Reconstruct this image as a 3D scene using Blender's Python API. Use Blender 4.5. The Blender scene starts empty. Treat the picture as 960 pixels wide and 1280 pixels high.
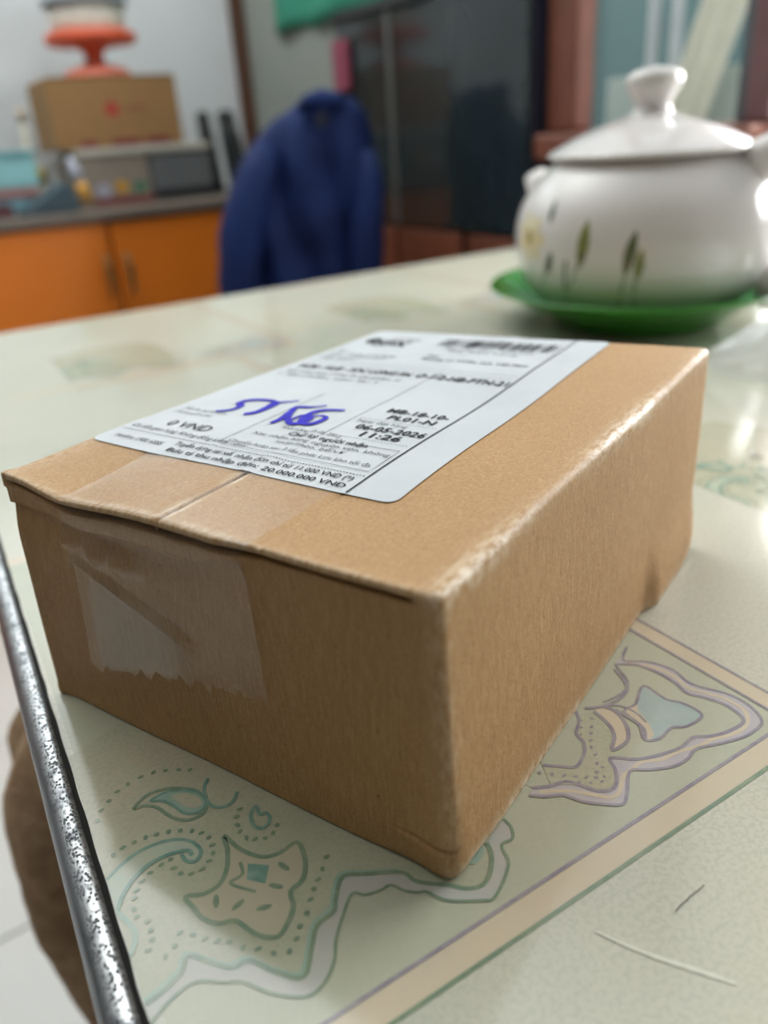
import bpy, bmesh, math, random
from mathutils import Vector, Matrix, noise
from mathutils.geometry import tessellate_polygon
random.seed(7)
C = bpy.context.scene.collection
S = bpy.context.scene
TZ = 0.74                                   # table-top height (m); X runs along the far table edge, Y away from it

# ------------------------------------------------------------------ camera
cam = bpy.data.cameras.new('camera'); cam_o = bpy.data.objects.new('camera', cam); C.objects.link(cam_o)
RIGHT = Vector((0.843755, -0.53292, -0.063834)); DOWN = Vector((-0.279226, -0.334265, -0.900166)); FWD = Vector((0.458379, 0.777344, -0.430843))
m = Matrix((RIGHT, -DOWN, -FWD)).transposed().to_4x4(); m.translation = Vector((-0.066847, -0.096038, 0.883366))
cam_o.matrix_world = m
cam.sensor_fit = 'VERTICAL'; cam.sensor_height = 24; cam.lens = 24*1000/1280
cam.clip_start = 0.01; cam.clip_end = 50
cam.dof.use_dof = True; cam.dof.focus_distance = 0.192; cam.dof.aperture_fstop = 5.2
S.camera = cam_o
# ------------------------------------------------------------------ light
w = bpy.data.worlds.new('world'); S.world = w; w.use_nodes = True
bg = w.node_tree.nodes['Background']; bg.inputs[0].default_value = (0.93, 0.96, 1.0, 1); bg.inputs[1].default_value = 1.2
def area(name, loc, direction, sx, sy, power, col=(1, 1, 1)):
    l = bpy.data.lights.new(name, 'AREA'); l.shape = 'RECTANGLE'; l.size = sx; l.size_y = sy; l.energy = power; l.color = col
    o = bpy.data.objects.new(name, l); C.objects.link(o); o.location = loc
    o.rotation_euler = Vector(direction).to_track_quat('-Z', 'Y').to_euler(); return o
area('window_daylight', (1.06, 0.20, 1.05), (-1, 0, 0.0), 0.94, 0.37, 18, (0.97, 0.99, 1.0))
area('added_ceiling_bounce', (0.15, 1.35, 1.45), (0, 0, 1), 0.5, 0.5, 62, (0.93, 0.97, 1.0))  # added fill without a fixture, bounced off the ceiling for soft top light
S.view_settings.view_transform = 'Standard'; S.view_settings.look = 'None'
S.view_settings.exposure = 0.15; S.view_settings.gamma = 1.0; S.view_settings.use_curve_mapping = False

# ------------------------------------------------------------------ materials
def lin(h):
    h = h.lstrip('#'); r = []
    for i in (0, 2, 4):
        c = int(h[i:i+2], 16)/255; r.append(c/12.92 if c <= .04045 else ((c+.055)/1.055)**2.4)
    return (*r, 1)
class NT:
    def __init__(s, name):
        s.m = bpy.data.materials.new(name); s.m.use_nodes = True; s.t = s.m.node_tree
        s.b = s.t.nodes['Principled BSDF']; s.out = s.t.nodes['Material Output']
        s.co = s.t.nodes.new('ShaderNodeTexCoord').outputs['Object']
    def n(s, typ, **kw):
        nd = s.t.nodes.new('ShaderNode'+typ)
        for k, v in kw.items(): setattr(nd, k, v)
        return nd
    def l(s, a, b): s.t.links.new(a, b)
    def map(s, scale=(1, 1, 1), rot=(0, 0, 0)):
        nd = s.n('Mapping'); nd.inputs['Scale'].default_value = scale; nd.inputs['Rotation'].default_value = rot; s.l(s.co, nd.inputs[0]); return nd.outputs[0]
    def noise(s, sc, det=4, rough=.55, vec=None, dist=0):
        nd = s.n('TexNoise'); nd.inputs['Scale'].default_value = sc; nd.inputs['Detail'].default_value = det
        nd.inputs['Roughness'].default_value = rough; nd.inputs['Distortion'].default_value = dist
        s.l(vec or s.co, nd.inputs['Vector']); return nd.outputs['Fac']
    def ramp(s, fac, stops):
        nd = s.n('ValToRGB'); e = nd.color_ramp.elements
        while len(e) < len(stops): e.new(.5)
        for el, (p, c) in zip(e, stops): el.position = p; el.color = c if len(c) == 4 else (*c, 1)
        s.l(fac, nd.inputs[0]); return nd.outputs[0]
    def mix(s, fac, a, b, blend='MIX'):
        nd = s.n('Mix', data_type='RGBA', blend_type=blend)
        for k, v in ((0, fac), (6, a), (7, b)):
            if isinstance(v, (int, float, tuple)): nd.inputs[k].default_value = v
            else: s.l(v, nd.inputs[k])
        return nd.outputs[2]
    def math(s, op, a, b=0.0):
        nd = s.n('Math', operation=op)
        for i, v in enumerate((a, b)):
            if isinstance(v, (int, float)): nd.inputs[i].default_value = v
            else: s.l(v, nd.inputs[i])
        return nd.outputs[0]
    def bump(s, h, strength=.3, dist=.001, prev=None):
        nd = s.n('Bump'); nd.inputs['Strength'].default_value = strength; nd.inputs['Distance'].default_value = dist
        s.l(h, nd.inputs['Height'])
        if prev: s.l(prev, nd.inputs['Normal'])
        s.l(nd.outputs[0], s.b.inputs['Normal']); return nd.outputs[0]
    def col(s, c):
        if isinstance(c, tuple): s.b.inputs['Base Color'].default_value = c
        else: s.l(c, s.b.inputs['Base Color'])
    def set(s, rough=.5, metal=0, spec=.5, coat=0):
        s.b.inputs['Roughness'].default_value = rough; s.b.inputs['Metallic'].default_value = metal
        s.b.inputs['Specular IOR Level'].default_value = spec; s.b.inputs['Coat Weight'].default_value = coat; return s
_mc = {}
def plain(name, hexc, rough=.5, metal=0, var=.12, sc=30, spec=.5, coat=0, bump=0):
    """a plain painted / moulded surface with a little procedural unevenness"""
    if name in _mc: return _mc[name]
    t = NT(name); c = lin(hexc); d = tuple(x*(1-var) for x in c[:3])+(1,)
    h = t.noise(sc, 5); t.col(t.ramp(h, [(.3, d), (.7, c)])); t.set(rough, metal, spec, coat)
    if bump: t.bump(h, bump, .002)
    _mc[name] = t.m; return t.m

def kraft():
    t = NT('kraft_card')
    big = t.noise(28, 4, .6); fine = t.noise(1500, 3, .7)
    fib = t.noise(1, 3, .65, t.map((650, 2600, 420)), 1.2)
    fib2 = t.noise(1, 2, .6, t.map((1300, 1300, 150)), .6)
    base = t.ramp(big, [(.3, lin('#a98255')), (.7, lin('#b78f62'))])
    base = t.mix(.34, base, t.ramp(fib, [(.34, lin('#93693c')), (.5, lin('#b98e58')), (.68, lin('#d6b285'))]))
    base = t.mix(.22, base, t.ramp(fib2, [(.34, lin('#8f6639')), (.5, lin('#b98e58')), (.68, lin('#d9b689'))]))
    base = t.mix(.20, base, t.ramp(fine, [(.3, lin('#8d633a')), (.55, lin('#bf945f')), (.7, lin('#dfbf95'))]))
    specks = t.noise(620, 2, .5)
    base = t.mix(t.math('MULTIPLY', t.ramp(specks, [(.235, (1, 1, 1)), (.265, (0, 0, 0))]), .6), base, lin('#5a3d22'))
    a = t.n('Attribute', attribute_name='wear_sheen').outputs['Fac']
    wn = t.math('MULTIPLY', a, t.ramp(t.noise(1, 4, .7, t.map((260, 700, 260))), [(.36, (0, 0, 0)), (.6, (1, 1, 1))]))
    base = t.mix(wn, base, lin('#ecd9bf')); t.col(base)  # pale scuffs plus the bright edge highlight, both painted as colour
    c = t.n('Attribute', attribute_name='groove_dark').outputs['Fac']
    base = t.mix(c, base, lin('#4a3220')); t.col(base)  # darker brown along the lid-edge gap and the centre seam
    t.set(.62, 0, .42)
    h = t.math('ADD', t.math('MULTIPLY', fib, .5), t.math('ADD', t.math('MULTIPLY', fine, .35), t.math('MULTIPLY', fib2, .4)))
    t.bump(h, .32, .0005)
    rr = t.n('MapRange'); t.l(wn, rr.inputs[0]); rr.inputs[3].default_value = .6; rr.inputs[4].default_value = .36; t.l(rr.outputs[0], t.b.inputs['Roughness'])
    return t.m
def clear_film(name, alpha, tint, rough, bsc, bstr, dist=.0015):
    t = NT(name); t.col(tint); t.set(rough, 0, .6)
    h = t.noise(bsc, 3, .5, None, .6); t.bump(h, bstr, dist)
    tr = t.n('BsdfTransparent'); mx = t.n('MixShader')
    fr = t.n('Fresnel'); fr.inputs[0].default_value = 1.5
    hz = t.math('MULTIPLY', t.n('Attribute', attribute_name='loose_haze').outputs['Fac'], .36)  # loose tape: its whitish reflection is put in as pale colour
    gl = t.n('BsdfGlossy'); gl.inputs['Roughness'].default_value = rough; t.l(t.b.inputs['Normal'].links[0].from_socket, gl.inputs['Normal'])
    m2 = t.n('MixShader'); t.l(t.math('MINIMUM', fr.outputs[0], .08), m2.inputs[0]); t.l(tr.outputs[0], m2.inputs[1]); t.l(gl.outputs[0], m2.inputs[2])
    t.l(t.math('ADD', hz, alpha), mx.inputs[0]); t.l(m2.outputs[0], mx.inputs[1]); t.l(t.b.outputs[0], mx.inputs[2]); t.l(mx.outputs[0], t.out.inputs[0])
    return t.m
def table_ground(name, c1, c2, c3, stip, rough=.12):
    t = NT(name)
    base = t.ramp(t.noise(7, 3, .5), [(.32, lin(c1)), (.52, lin(c2)), (.7, lin(c3))])
    st = t.noise(850, 2, .6); cl = t.noise(60, 4, .7)
    base = t.mix(t.math('MULTIPLY', t.ramp(st, [(.46, (0, 0, 0)), (.6, (1, 1, 1))]), stip), base, lin('#98a28e'))
    base = t.mix(t.math('MULTIPLY', t.ramp(cl, [(.45, (0, 0, 0)), (.62, (1, 1, 1))]), .16), base, lin('#c9c3ab'))
    t.col(base); t.set(rough, 0, .5)
    t.bump(t.noise(90, 3), .05, .0006); return t.m
def ink(name, hexc, under, lo=.25, hi=.62):
    t = NT(name); t.col(t.mix(t.ramp(t.noise(210, 4, .7), [(lo, (0, 0, 0)), (hi, (1, 1, 1))]), lin(under), lin(hexc))); t.set(.12, 0, .5); return t.m

M_kraft = kraft()
M_tape = clear_film('clear_packing_tape', .0, lin('#dccdb8'), .2, 55, .25)
M_bag = clear_film('clear_plastic_film', .42, lin('#f2f5f7'), .12, 26, .5, .006)
M_glass = clear_film('window_glass', .05, lin('#a9c4c2'), .04, 3, .02)
M_table = table_ground('printed_table_sheet', '#bfbfb0', '#c8c5b4', '#cec7b6', .30)
M_cell = table_ground('printed_cell_ground', '#b6b7a1', '#b5b6a0', '#bcbba5', .10)
M_stip = table_ground('printed_stippled_ground', '#b0b097', '#bab39b', '#a8b29c', .34)
M_teal = ink('teal_ink', '#6a8f80', '#8fa898'); M_tealfill = ink('teal_wash_ink', '#83a394', '#a5b5a2', .2, .8)
M_olive = ink('olive_green_ink', '#748a74', '#95a083'); M_mauve = ink('mauve_ink', '#8d8590', '#a9a3a0')
M_lav = ink('lavender_wash_ink', '#b3adb4', '#c0b9b3', .2, .8); M_cream = ink('cream_ink', '#cfbfa4', '#c9bda6', .2, .8)
M_blue = ink('pale_blue_wash_ink', '#9fb2b3', '#b4bcae', .2, .8); M_lavteal = ink('pale_grey_wash_ink', '#b0b3ae', '#bdb8aa', .2, .8)

# ------------------------------------------------------------------ helpers
def tag(o, label=None, cat=None, group=None, kind=None):
    if label: o['label'] = label
    if cat: o['category'] = cat
    if group: o['group'] = group
    if kind: o['kind'] = kind
    return o
def empty(name, loc, rz=0, **kw):
    o = bpy.data.objects.new(name, None); o.empty_display_size = .02; C.objects.link(o); o.location = loc; o.rotation_euler = (0, 0, rz); return tag(o, **kw)
def mk(name, vs, fs, mat, parent=None, smooth=True, local=False):
    """one mesh object; vertices are in world metres unless local (then in the parent's space)"""
    off = Vector((0, 0, 0))
    if parent is not None and not local:
        p = parent
        while p is not None: off += Vector(p.location); p = p.parent
    me = bpy.data.meshes.new(name); me.from_pydata([tuple(Vector(v)-off) for v in vs], [], fs); me.update()
    if smooth: me.shade_smooth()
    else: me.shade_flat()
    me.materials.append(mat); o = bpy.data.objects.new(name, me); C.objects.link(o)
    if parent is not None: o.parent = parent
    return o
class MB:
    def __init__(s): s.v = []; s.f = []
    def add(s, vs, fs): n = len(s.v); s.v += [tuple(v) for v in vs]; s.f += [tuple(i+n for i in f) for f in fs]; return s
    def box(s, lo, hi, r=.0):
        b = bmesh.new(); bmesh.ops.create_cube(b, size=1)
        for v in b.verts: v.co = Vector([lo[i]+(v.co[i]+.5)*(hi[i]-lo[i]) for i in range(3)])
        if r: bmesh.ops.bevel(b, geom=b.edges[:], offset=r, segments=2, affect='EDGES', profile=.5)
        b.verts.index_update(); s.add([v.co for v in b.verts], [[v.index for v in f.verts] for f in b.faces]); b.free(); return s
    def lathe(s, c, prof, n=48, ax=Vector((0, 0, 1))):
        """prof: (radius, height) from bottom to top about the vertical axis through c"""
        k = len(prof); vs = []
        for r, z in prof:
            for i in range(n):
                a = 2*math.pi*i/n; vs.append((c[0]+r*math.cos(a), c[1]+r*math.sin(a), c[2]+z))
        fs = [(j*n+i, j*n+(i+1) % n, (j+1)*n+(i+1) % n, (j+1)*n+i) for j in range(k-1) for i in range(n)]
        if prof[0][0] > 1e-6: fs.append(tuple(range(n-1, -1, -1)))
        if prof[-1][0] > 1e-6: fs.append(tuple((k-1)*n+i for i in range(n)))
        return s.add(vs, fs)
    def tube(s, pts, rad, n=12, flat=1.0, up=Vector((0, 0, 1))):
        pts = [Vector(p) for p in pts]; k = len(pts); vs = []
        for j, p in enumerate(pts):
            t = (pts[min(j+1, k-1)]-pts[max(j-1, 0)]).normalized(); a = t.cross(up)
            if a.length < 1e-4: a = t.cross(Vector((1, 0, 0)))
            a.normalize(); b = a.cross(t); r = rad[j] if isinstance(rad, (list, tuple)) else rad
            for i in range(n):
                q = 2*math.pi*i/n; vs.append(p+a*math.cos(q)*r*flat+b*math.sin(q)*r)
        fs = [(j*n+i, j*n+(i+1) % n, (j+1)*n+(i+1) % n, (j+1)*n+i) for j in range(k-1) for i in range(n)]
        fs += [tuple(range(n-1, -1, -1)), tuple((k-1)*n+i for i in range(n))]
        return s.add(vs, fs)
    def build(s, name, mat, parent=None, smooth=True, local=False): return mk(name, s.v, s.f, mat, parent, smooth, local)
def smooth_line(p, k=4, closed=False):
    n = len(p); out = []
    g = (lambda i: p[i % n]) if closed else (lambda i: p[max(0, min(n-1, i))])
    for i in range(n if closed else n-1):
        a, b, c, d = g(i-1), g(i), g(i+1), g(i+2)
        for j in range(k):
            t = j/k
            out.append(tuple(.5*(2*b[q]+(c[q]-a[q])*t+(2*a[q]-5*b[q]+4*c[q]-d[q])*t*t+(3*b[q]-a[q]-3*c[q]+d[q])*t**3) for q in (0, 1)))
    if not closed: out.append(tuple(p[-1]))
    return out
def ribbon(pts, wid, closed=False):
    n = len(pts); L = []; R = []
    for i in range(n):
        a = pts[(i-1) % n] if closed else pts[max(0, i-1)]; b = pts[(i+1) % n] if closed else pts[min(n-1, i+1)]
        dx, dy = b[0]-a[0], b[1]-a[1]; d = math.hypot(dx, dy) or 1
        ww = wid(i/(n-1)) if callable(wid) else wid
        L.append((pts[i][0]-dy/d*ww/2, pts[i][1]+dx/d*ww/2)); R.append((pts[i][0]+dy/d*ww/2, pts[i][1]-dx/d*ww/2))
    m = n if closed else n-1
    return L+R, [(n+i, n+(i+1) % n, (i+1) % n, i) for i in range(m)]
def fill(pts):
    tr = tessellate_polygon([[Vector((p[0], p[1], 0)) for p in pts]]); out = []
    for a, b, c in tr:
        A, B, D = pts[a], pts[b], pts[c]
        out.append((a, b, c) if (B[0]-A[0])*(D[1]-A[1])-(B[1]-A[1])*(D[0]-A[0]) > 0 else (a, c, b))
    return list(pts), out
PR = {"med":[[-34.5,41.1],[-33.0,35.4],[-29.9,30.5],[-26.0,29.1],[-21.5,29.5],[-22.4,23.9],[-25.1,19.9],[-28.5,18.7],[-29.7,15.1],[-32.7,12.0],[-35.6,10.8],[-38.7,13.7],[-40.9,18.9],[-44.0,20.3],[-46.3,23.4],[-47.1,27.4],[-47.5,30.5],[-44.2,28.9],[-40.5,29.1],[-37.5,32.0],[-35.4,36.7]],"sq":[[-34.4,32.0],[-35.2,28.7],[-38.3,28.0],[-34.6,22.9]],"block":[[-33.1,30.6],[-29.4,27.5],[-32.1,23.6],[-35.0,26.9]],"seeds":[[-26.9,25.3],[-30.5,21.7],[-34.8,18.4],[-39.0,22.1],[-42.5,25.7]],"dots":[[-57.7,63.1],[-56.1,65.9],[-53.7,67.9],[-51.1,69.8],[-48.2,70.7],[-44.8,71.3],[-41.6,70.9],[-38.8,69.7],[-35.9,67.9],[-33.6,66.2],[-59.9,49.7],[-57.3,50.6],[-54.9,51.5],[-52.3,51.5],[-49.7,51.3],[-47.2,50.7],[-44.7,49.8],[-42.3,48.5],[-40.1,46.8],[-38.5,44.9],[-37.6,42.7],[-37.7,40.1],[-38.4,37.9],[-39.9,36.3],[-42.0,35.2],[-44.4,35.4],[-46.3,36.9],[-47.1,39.1],[-18.0,22.1],[-20.3,19.8],[-22.4,17.9],[-24.2,16.4],[-26.0,14.5],[-28.1,12.1],[-30.6,10.2],[-32.4,8.1],[-34.8,6.5],[-37.5,7.9],[-39.7,10.5],[-42.0,12.5],[-43.8,15.2],[-45.7,16.8],[-47.6,18.7],[-49.3,20.9],[-51.3,22.9],[-46.9,41.8],[-49.1,41.6],[-51.8,40.9],[-54.0,39.9],[-55.7,38.2],[-56.6,36.5],[-57.5,33.9],[-57.6,31.7],[-56.0,29.4],[-56.1,27.0],[-56.5,24.7],[-57.9,22.9],[-55.5,19.5],[-53.2,20.7],[-28.3,46.4],[-29.9,44.7],[-30.7,42.2],[-31.0,40.0],[-30.5,37.4],[-29.0,35.9],[-27.0,34.8],[-24.9,35.1],[-23.1,36.7]],"leaf":[[-49.5,61.7],[-45.5,64.1],[-41.0,63.5],[-37.1,60.9],[-34.7,57.9],[-33.9,53.6],[-35.3,50.9],[-37.6,50.1],[-40.3,50.8],[-42.8,53.9],[-44.5,58.6],[-47.0,61.2]],"leafin":[[-45.2,61.7],[-40.7,62.2],[-35.7,59.1],[-34.0,55.2],[-34.8,52.1],[-37.2,51.3],[-39.8,53.2],[-41.1,57.0],[-42.8,60.0]],"leafhole":[[-40.3,60.3],[-37.0,59.0],[-35.0,55.4],[-35.5,53.0],[-37.7,53.5],[-39.4,56.2]],"leaf2":[[-30.9,60.6],[-33.0,57.7],[-33.8,53.0],[-32.3,49.8],[-29.0,49.5],[-26.6,52.0]],"hook":[[-60.3,44.8],[-56.2,47.0],[-51.6,48.2],[-46.8,47.7],[-43.0,45.8],[-40.9,42.9],[-40.5,39.8],[-42.4,38.1],[-44.1,39.3],[-44.4,41.8]],"hook2":[[-60.6,35.4],[-58.5,38.6],[-55.5,41.4],[-51.9,43.1],[-48.2,43.5],[-44.4,42.7],[-42.6,41.6],[-42.6,40.0]],"hook3":[[-62.1,38.0],[-59.7,32.5],[-59.0,28.3],[-60.3,24.9],[-61.7,23.8]],"pais":[[-24.8,44.9],[-27.0,43.0],[-27.6,39.5],[-26.0,37.8],[-23.8,39.2],[-23.6,41.5],[-25.1,42.1]],"s1":[[-6.8,9.2],[-13.6,13.4],[-17.6,15.5],[-21.4,11.8],[-23.4,9.2],[-27.7,8.3],[-31.0,4.4],[-34.9,0.2],[-38.9,4.1],[-42.1,9.2],[-45.3,9.7],[-48.0,12.5],[-51.6,17.0],[-53.9,14.5],[-58.1,12.9],[-61.8,12.3],[-65.4,12.1]],"s2":[[-3.5,1.9],[-9.0,5.8],[-16.8,10.0],[-22.4,7.2],[-26.1,3.4],[-28.8,-0.6],[-32.9,-3.4],[-36.7,-3.2],[-41.4,0.9],[-44.9,6.0],[-47.9,7.9],[-52.3,11.1],[-57.0,10.6],[-61.2,8.7],[-63.3,7.6]],"m1":[[92.1,37.1],[86.4,33.0],[91.2,28.4],[93.8,22.0],[92.7,16.0],[93.8,11.9],[96.7,6.5],[97.4,0.6],[94.5,-5.9],[88.0,-7.0],[83.3,-6.2],[78.4,-4.6],[73.0,-2.7],[68.3,-3.8],[63.4,-3.3],[58.1,-0.7],[54.3,1.5],[48.3,-3.1],[45.0,-4.7],[41.5,-2.1],[38.2,1.3],[36.2,5.1],[32.5,7.2],[29.7,9.8]],"m2":[[82.8,33.1],[87.5,29.5],[89.4,23.6],[89.6,17.5],[88.6,12.6],[90.8,8.6],[92.6,3.4],[91.2,-3.0],[84.9,-3.3],[79.7,-1.9],[75.7,0.4],[70.5,-0.2],[64.4,1.1],[58.5,3.4],[53.9,7.4],[51.8,3.9],[49.1,1.0],[46.5,-0.1],[43.4,1.6],[41.4,5.4],[39.5,8.0],[35.3,9.2],[31.9,11.1]],"mleaf":[[81.8,21.7],[82.1,14.3],[84.4,10.2],[84.4,4.5],[77.9,4.0],[74.4,5.9],[69.0,5.0],[65.6,6.9],[68.7,11.6],[69.6,17.5],[74.4,17.7]],"f1":[[62.3,24.4],[66.5,22.1],[73.1,21.8],[78.3,24.4],[81.2,31.6]],"f2":[[63.3,22.2],[62.5,16.1],[60.3,12.1],[56.2,9.1],[60.2,8.8],[63.1,10.0],[66.3,14.0],[67.7,18.9],[66.5,22.1]],"f3":[[68.2,19.3],[68.8,13.7],[68.3,9.7],[65.6,6.9]],"mdots":[[60.7,20.4],[58.3,18.1],[56.4,16.4],[54.5,14.6],[52.9,12.8],[51.8,10.3],[49.8,7.9],[47.7,5.9],[46.3,4.7],[44.5,6.1],[42.7,7.8],[40.6,9.6],[38.6,11.7],[36.6,13.8]],"petal":[[38.9,15.2],[42.1,12.3],[45.0,10.1],[49.4,12.0],[52.5,15.1],[53.3,18.6],[57.2,21.5],[59.5,25.0]],"n1":[[-18.2,10.7],[-16.1,8.9],[-12.9,8.0],[-10.4,7.8],[-8.9,5.1],[-6.9,3.1],[-5.3,2.3],[-4.4,0.4],[-2.9,-2.0],[-0.1,-4.2],[2.9,-6.1],[4.9,-7.1],[8.3,-5.7],[11.7,-3.5],[13.7,-1.5],[15.1,2.4],[18.2,2.4],[20.0,4.9],[20.2,7.8]],"n2":[[-5.4,5.3],[-0.7,1.0],[1.8,-1.8],[4.7,-3.2],[7.5,-2.5],[10.5,0.1],[12.1,2.4],[12.8,4.8]],"nteal":[[6.1,3.9],[9.0,4.6],[11.7,4.2],[8.8,2.0],[6.5,2.2]],"hair":[[32.5,-30.1],[36.1,-29.7],[37.5,-29.4],[42.0,-29.3]],"streak":[[16.6,-24.3],[19.6,-30.5],[22.6,-35.6],[24.6,-38.5],[26.9,-42.0],[29.4,-46.0]]}

# ------------------------------------------------------------------ room
M_wall = plain('pale_grey_wall_paint', '#d9dde0', .8, var=.05, sc=6, bump=.1)
M_wall2 = plain('grey_green_wall_paint', '#8f938c', .8, var=.08, sc=6)
M_wall3 = plain('taupe_wall_paint', '#5f5a54', .8, var=.08, sc=6)
M_wood = plain('red_brown_wood', '#7d4a38', .42, var=.4, sc=14)
M_woodd = plain('dark_brown_wood', '#5d3a26', .45, var=.35, sc=14)
M_mauvewood = plain('mauve_brown_paint', '#6a4a4c', .5, var=.2)
def setting(o): o['kind'] = 'structure'; return o
fl = empty('floor', (0, 0, 0)); fl['kind'] = 'structure'
MB().box((-2.2, -1.4, -.05), (2.2, 2.4, -.006)).build('grout_bed', plain('grey_grout', '#9b9a94', .9), fl, False)
M_tile = plain('white_floor_tile', '#e9e8e4', .25, var=.04, sc=4)
tile_me = None
for i in range(-5, 4):
    for j in range(-5, 4):
        x0, y0 = -.02+i*.4, .76+j*.4
        if tile_me is None:
            b = MB().box((.002, .002, -.006), (.398, .398, 0), .0012); to = mk('tile', b.v, b.f, M_tile, fl, False); tile_me = to.data
        else: to = bpy.data.objects.new('tile', tile_me); C.objects.link(to); to.parent = fl
        to.location = (x0, y0, 0)
setting(MB().box((-2.2, -1.5, 2.3), (1.05, 2.3, 2.36)).build('ceiling', plain('white_ceiling_paint', '#dcdcd8', .9, var=.03), None, False))
setting(MB().box((-2.2, -1.5, 0), (-2.1, 2.2, 2.3)).build('wall_left', M_wall3, None, False))
setting(MB().box((-2.1, -1.5, 0), (1.05, -1.4, 2.3)).build('wall_front', M_wall3, None, False))
setting(MB().box((-2.2, 2.2, 0), (1.05, 2.3, 2.3)).build('wall_back', M_wall, None, False))
setting(MB().box((.95, 1.66, 0), (1.05, 2.2, 2.3)).build('wall_right_far', M_wall2, None, False))
setting(MB().box((.95, .56, 0), (1.05, .985, .82)).build('wall_under_window', M_wall2, None, False))
setting(MB().box((.95, -1.4, 0), (1.05, .56, .86)).box((.95, -1.4, 1.24), (1.05, .583, 2.3)).box((.95, -1.4, .86), (1.05, -.26, 1.24)).build('wall_right', M_wall, None, False))
setting(MB().box((.918, 2.165, 0), (.952, 2.199, 2.3), .004).build('trim_1', M_woodd, None, False))
w1 = empty('window_1', (.97, .78, .82)); w1['kind'] = 'structure'
MB().box((.925, .918, .86), (.966, .985, 2.3), .008).box((.93, .93, .86), (.94, .945, 2.3)).build('frame_post', M_wood, w1, False)
MB().box((.93, .585, .86), (.975, .625, 2.3), .006).build('frame_post', M_mauvewood, w1, False)
MB().box((.945, .625, .86), (.968, .648, 2.3), .004).build('sash_stile', plain('slate_grey_paint', '#4c5257', .5), w1, False)
MB().box((.90, .59, .82), (1.04, .985, .86), .006).build('sill', M_wood, w1, False)
MB().box((.954, .648, .86), (.958, .918, 2.0)).build('pane', M_glass, w1, False)
w2 = empty('window_2', (1.0, .16, .86)); w2['kind'] = 'structure'
fb = MB()
for y in (-.258, .563): fb.box((.97, y, .862), (1.03, y+.02, 1.238))
fb.box((.97, -.258, .862), (1.03, .583, .885)).box((.97, -.258, 1.215), (1.03, .583, 1.238)).build('window_frame', M_mauvewood, w2, False)
setting(MB().box((1.75, .3, 0), (1.8, 2.6, 2.3)).build('wall_outside', plain('teal_grey_wall_paint', '#5d8688', .8, var=.1), None, False))
# things behind the glass
bo = MB().box((1.35, .90, .55), (1.36, 1.262, .948), .002).build('mint_board', plain('pale_mint_board', '#d3e2d8', .6, var=.04), None, False)
tag(bo, 'pale mint flat board standing behind the window glass above the teapot lid', 'board')
MB().box((1.346, .93, 0), (1.364, .95, .55)).build('leg', M_wall2, bo, False); MB().box((1.346, 1.20, 0), (1.364, 1.22, .55)).build('leg', M_wall2, bo, False)
for y, t_ in ((1.19, 'left'), (1.133, 'right')):
    b = MB().tube([(1.40, y, 0), (1.40, y, 2.2)], .012, 10).build('window_bar', plain('off_white_paint', '#e4e8e8', .4), None)
    tag(b, 'off-white vertical bar behind the glass, the %s of two above the teapot knob' % t_, 'bar', 'bars behind the window')
v = []; f = []
for i in range(25):
    for j in range(15):
        z = .62+i*.055; s = j/14; k = (z-.847)/.22
        ya, yb = 1.087-.012*k, .972-.013*k                  # the two edges of the slanting strip
        v.append((1.30+.010*math.sin(s*16+z*2)+.05*k, ya+(yb-ya)*s-.05*k*.65, z))
f = [(i*15+j, i*15+j+1, (i+1)*15+j+1, (i+1)*15+j) for i in range(24) for j in range(14)]
cu = mk('curtain', v, f, plain('cream_cloth', '#e6e4cc', .8, var=.1), None)
so = cu.modifiers.new('thick', 'SOLIDIFY'); so.thickness = .004
tag(cu, 'cream curtain strip hanging at a slant behind the glass, right of the teapot knob', 'curtain')
# green banner
v = []; f = []
for i in range(12):
    for j in range(24):
        z = 1.107+i*.03; y = 1.30+j*(.66/23); v.append((.938+.006*math.sin(j*.8+i*.2), y, z+(.004*math.sin(j*.7) if i == 0 else 0)))
f = [(i*24+j, (i+1)*24+j, (i+1)*24+j+1, i*24+j+1) for i in range(11) for j in range(23)]
bn = mk('wall_banner', v, f, plain('green_cloth', '#2f8a70', .8, var=.1), None); so = bn.modifiers.new('thick', 'SOLIDIFY'); so.thickness = .003
tag(bn, 'plain green cloth banner hanging on the wall above the dark glass cabinet', 'banner')

# ------------------------------------------------------------------ orange counter and what stands on it
M_orange = plain('orange_laminate', '#e0791d', .45, var=.06, sc=5)
M_stone = plain('grey_brown_worktop', '#6d6156', .5, var=.3, sc=60)
M_pull = plain('brushed_brass', '#a98d62', .35, metal=.8)
cab = empty('base_cabinet', (.3, 1.97, 0), label='orange laminate base cabinet with two visible doors and small metal pulls', cat='cabinet')
MB().box((-.9, 1.765, .08), (.93, 2.195, .745)).build('carcass', plain('shaded_orange_carcass', '#8a4a1c', .6), cab, False)  # darker orange stands in for the shade between the doors
MB().box((-.88, 1.80, 0), (.91, 2.18, .08)).build('plinth', plain('dark_plinth', '#3a322c', .6), cab, False)
for k, (a, b) in enumerate(((-.9, -.056), (-.05, .384), (.391, .80))):
    d = MB().box((a, 1.745, .085), (b, 1.764, .742), .003).build('door', M_orange, cab, False)
    hx = {0: -.08, 1: .367, 2: .412}[k]
    MB().tube([(hx, 1.744, .676), (hx, 1.728, .668), (hx, 1.724, .636), (hx, 1.728, .604), (hx, 1.744, .596)], [.006, .007, .008, .007, .006], 10, .7).build('handle', M_pull, d)
wt = MB().box((-.92, 1.735, .746), (.945, 2.198, .766), .004).build('worktop', M_stone, None, False)
tag(wt, 'grey-brown stone worktop lying on the orange cabinet', 'worktop')
TOPZ = .7662
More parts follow.
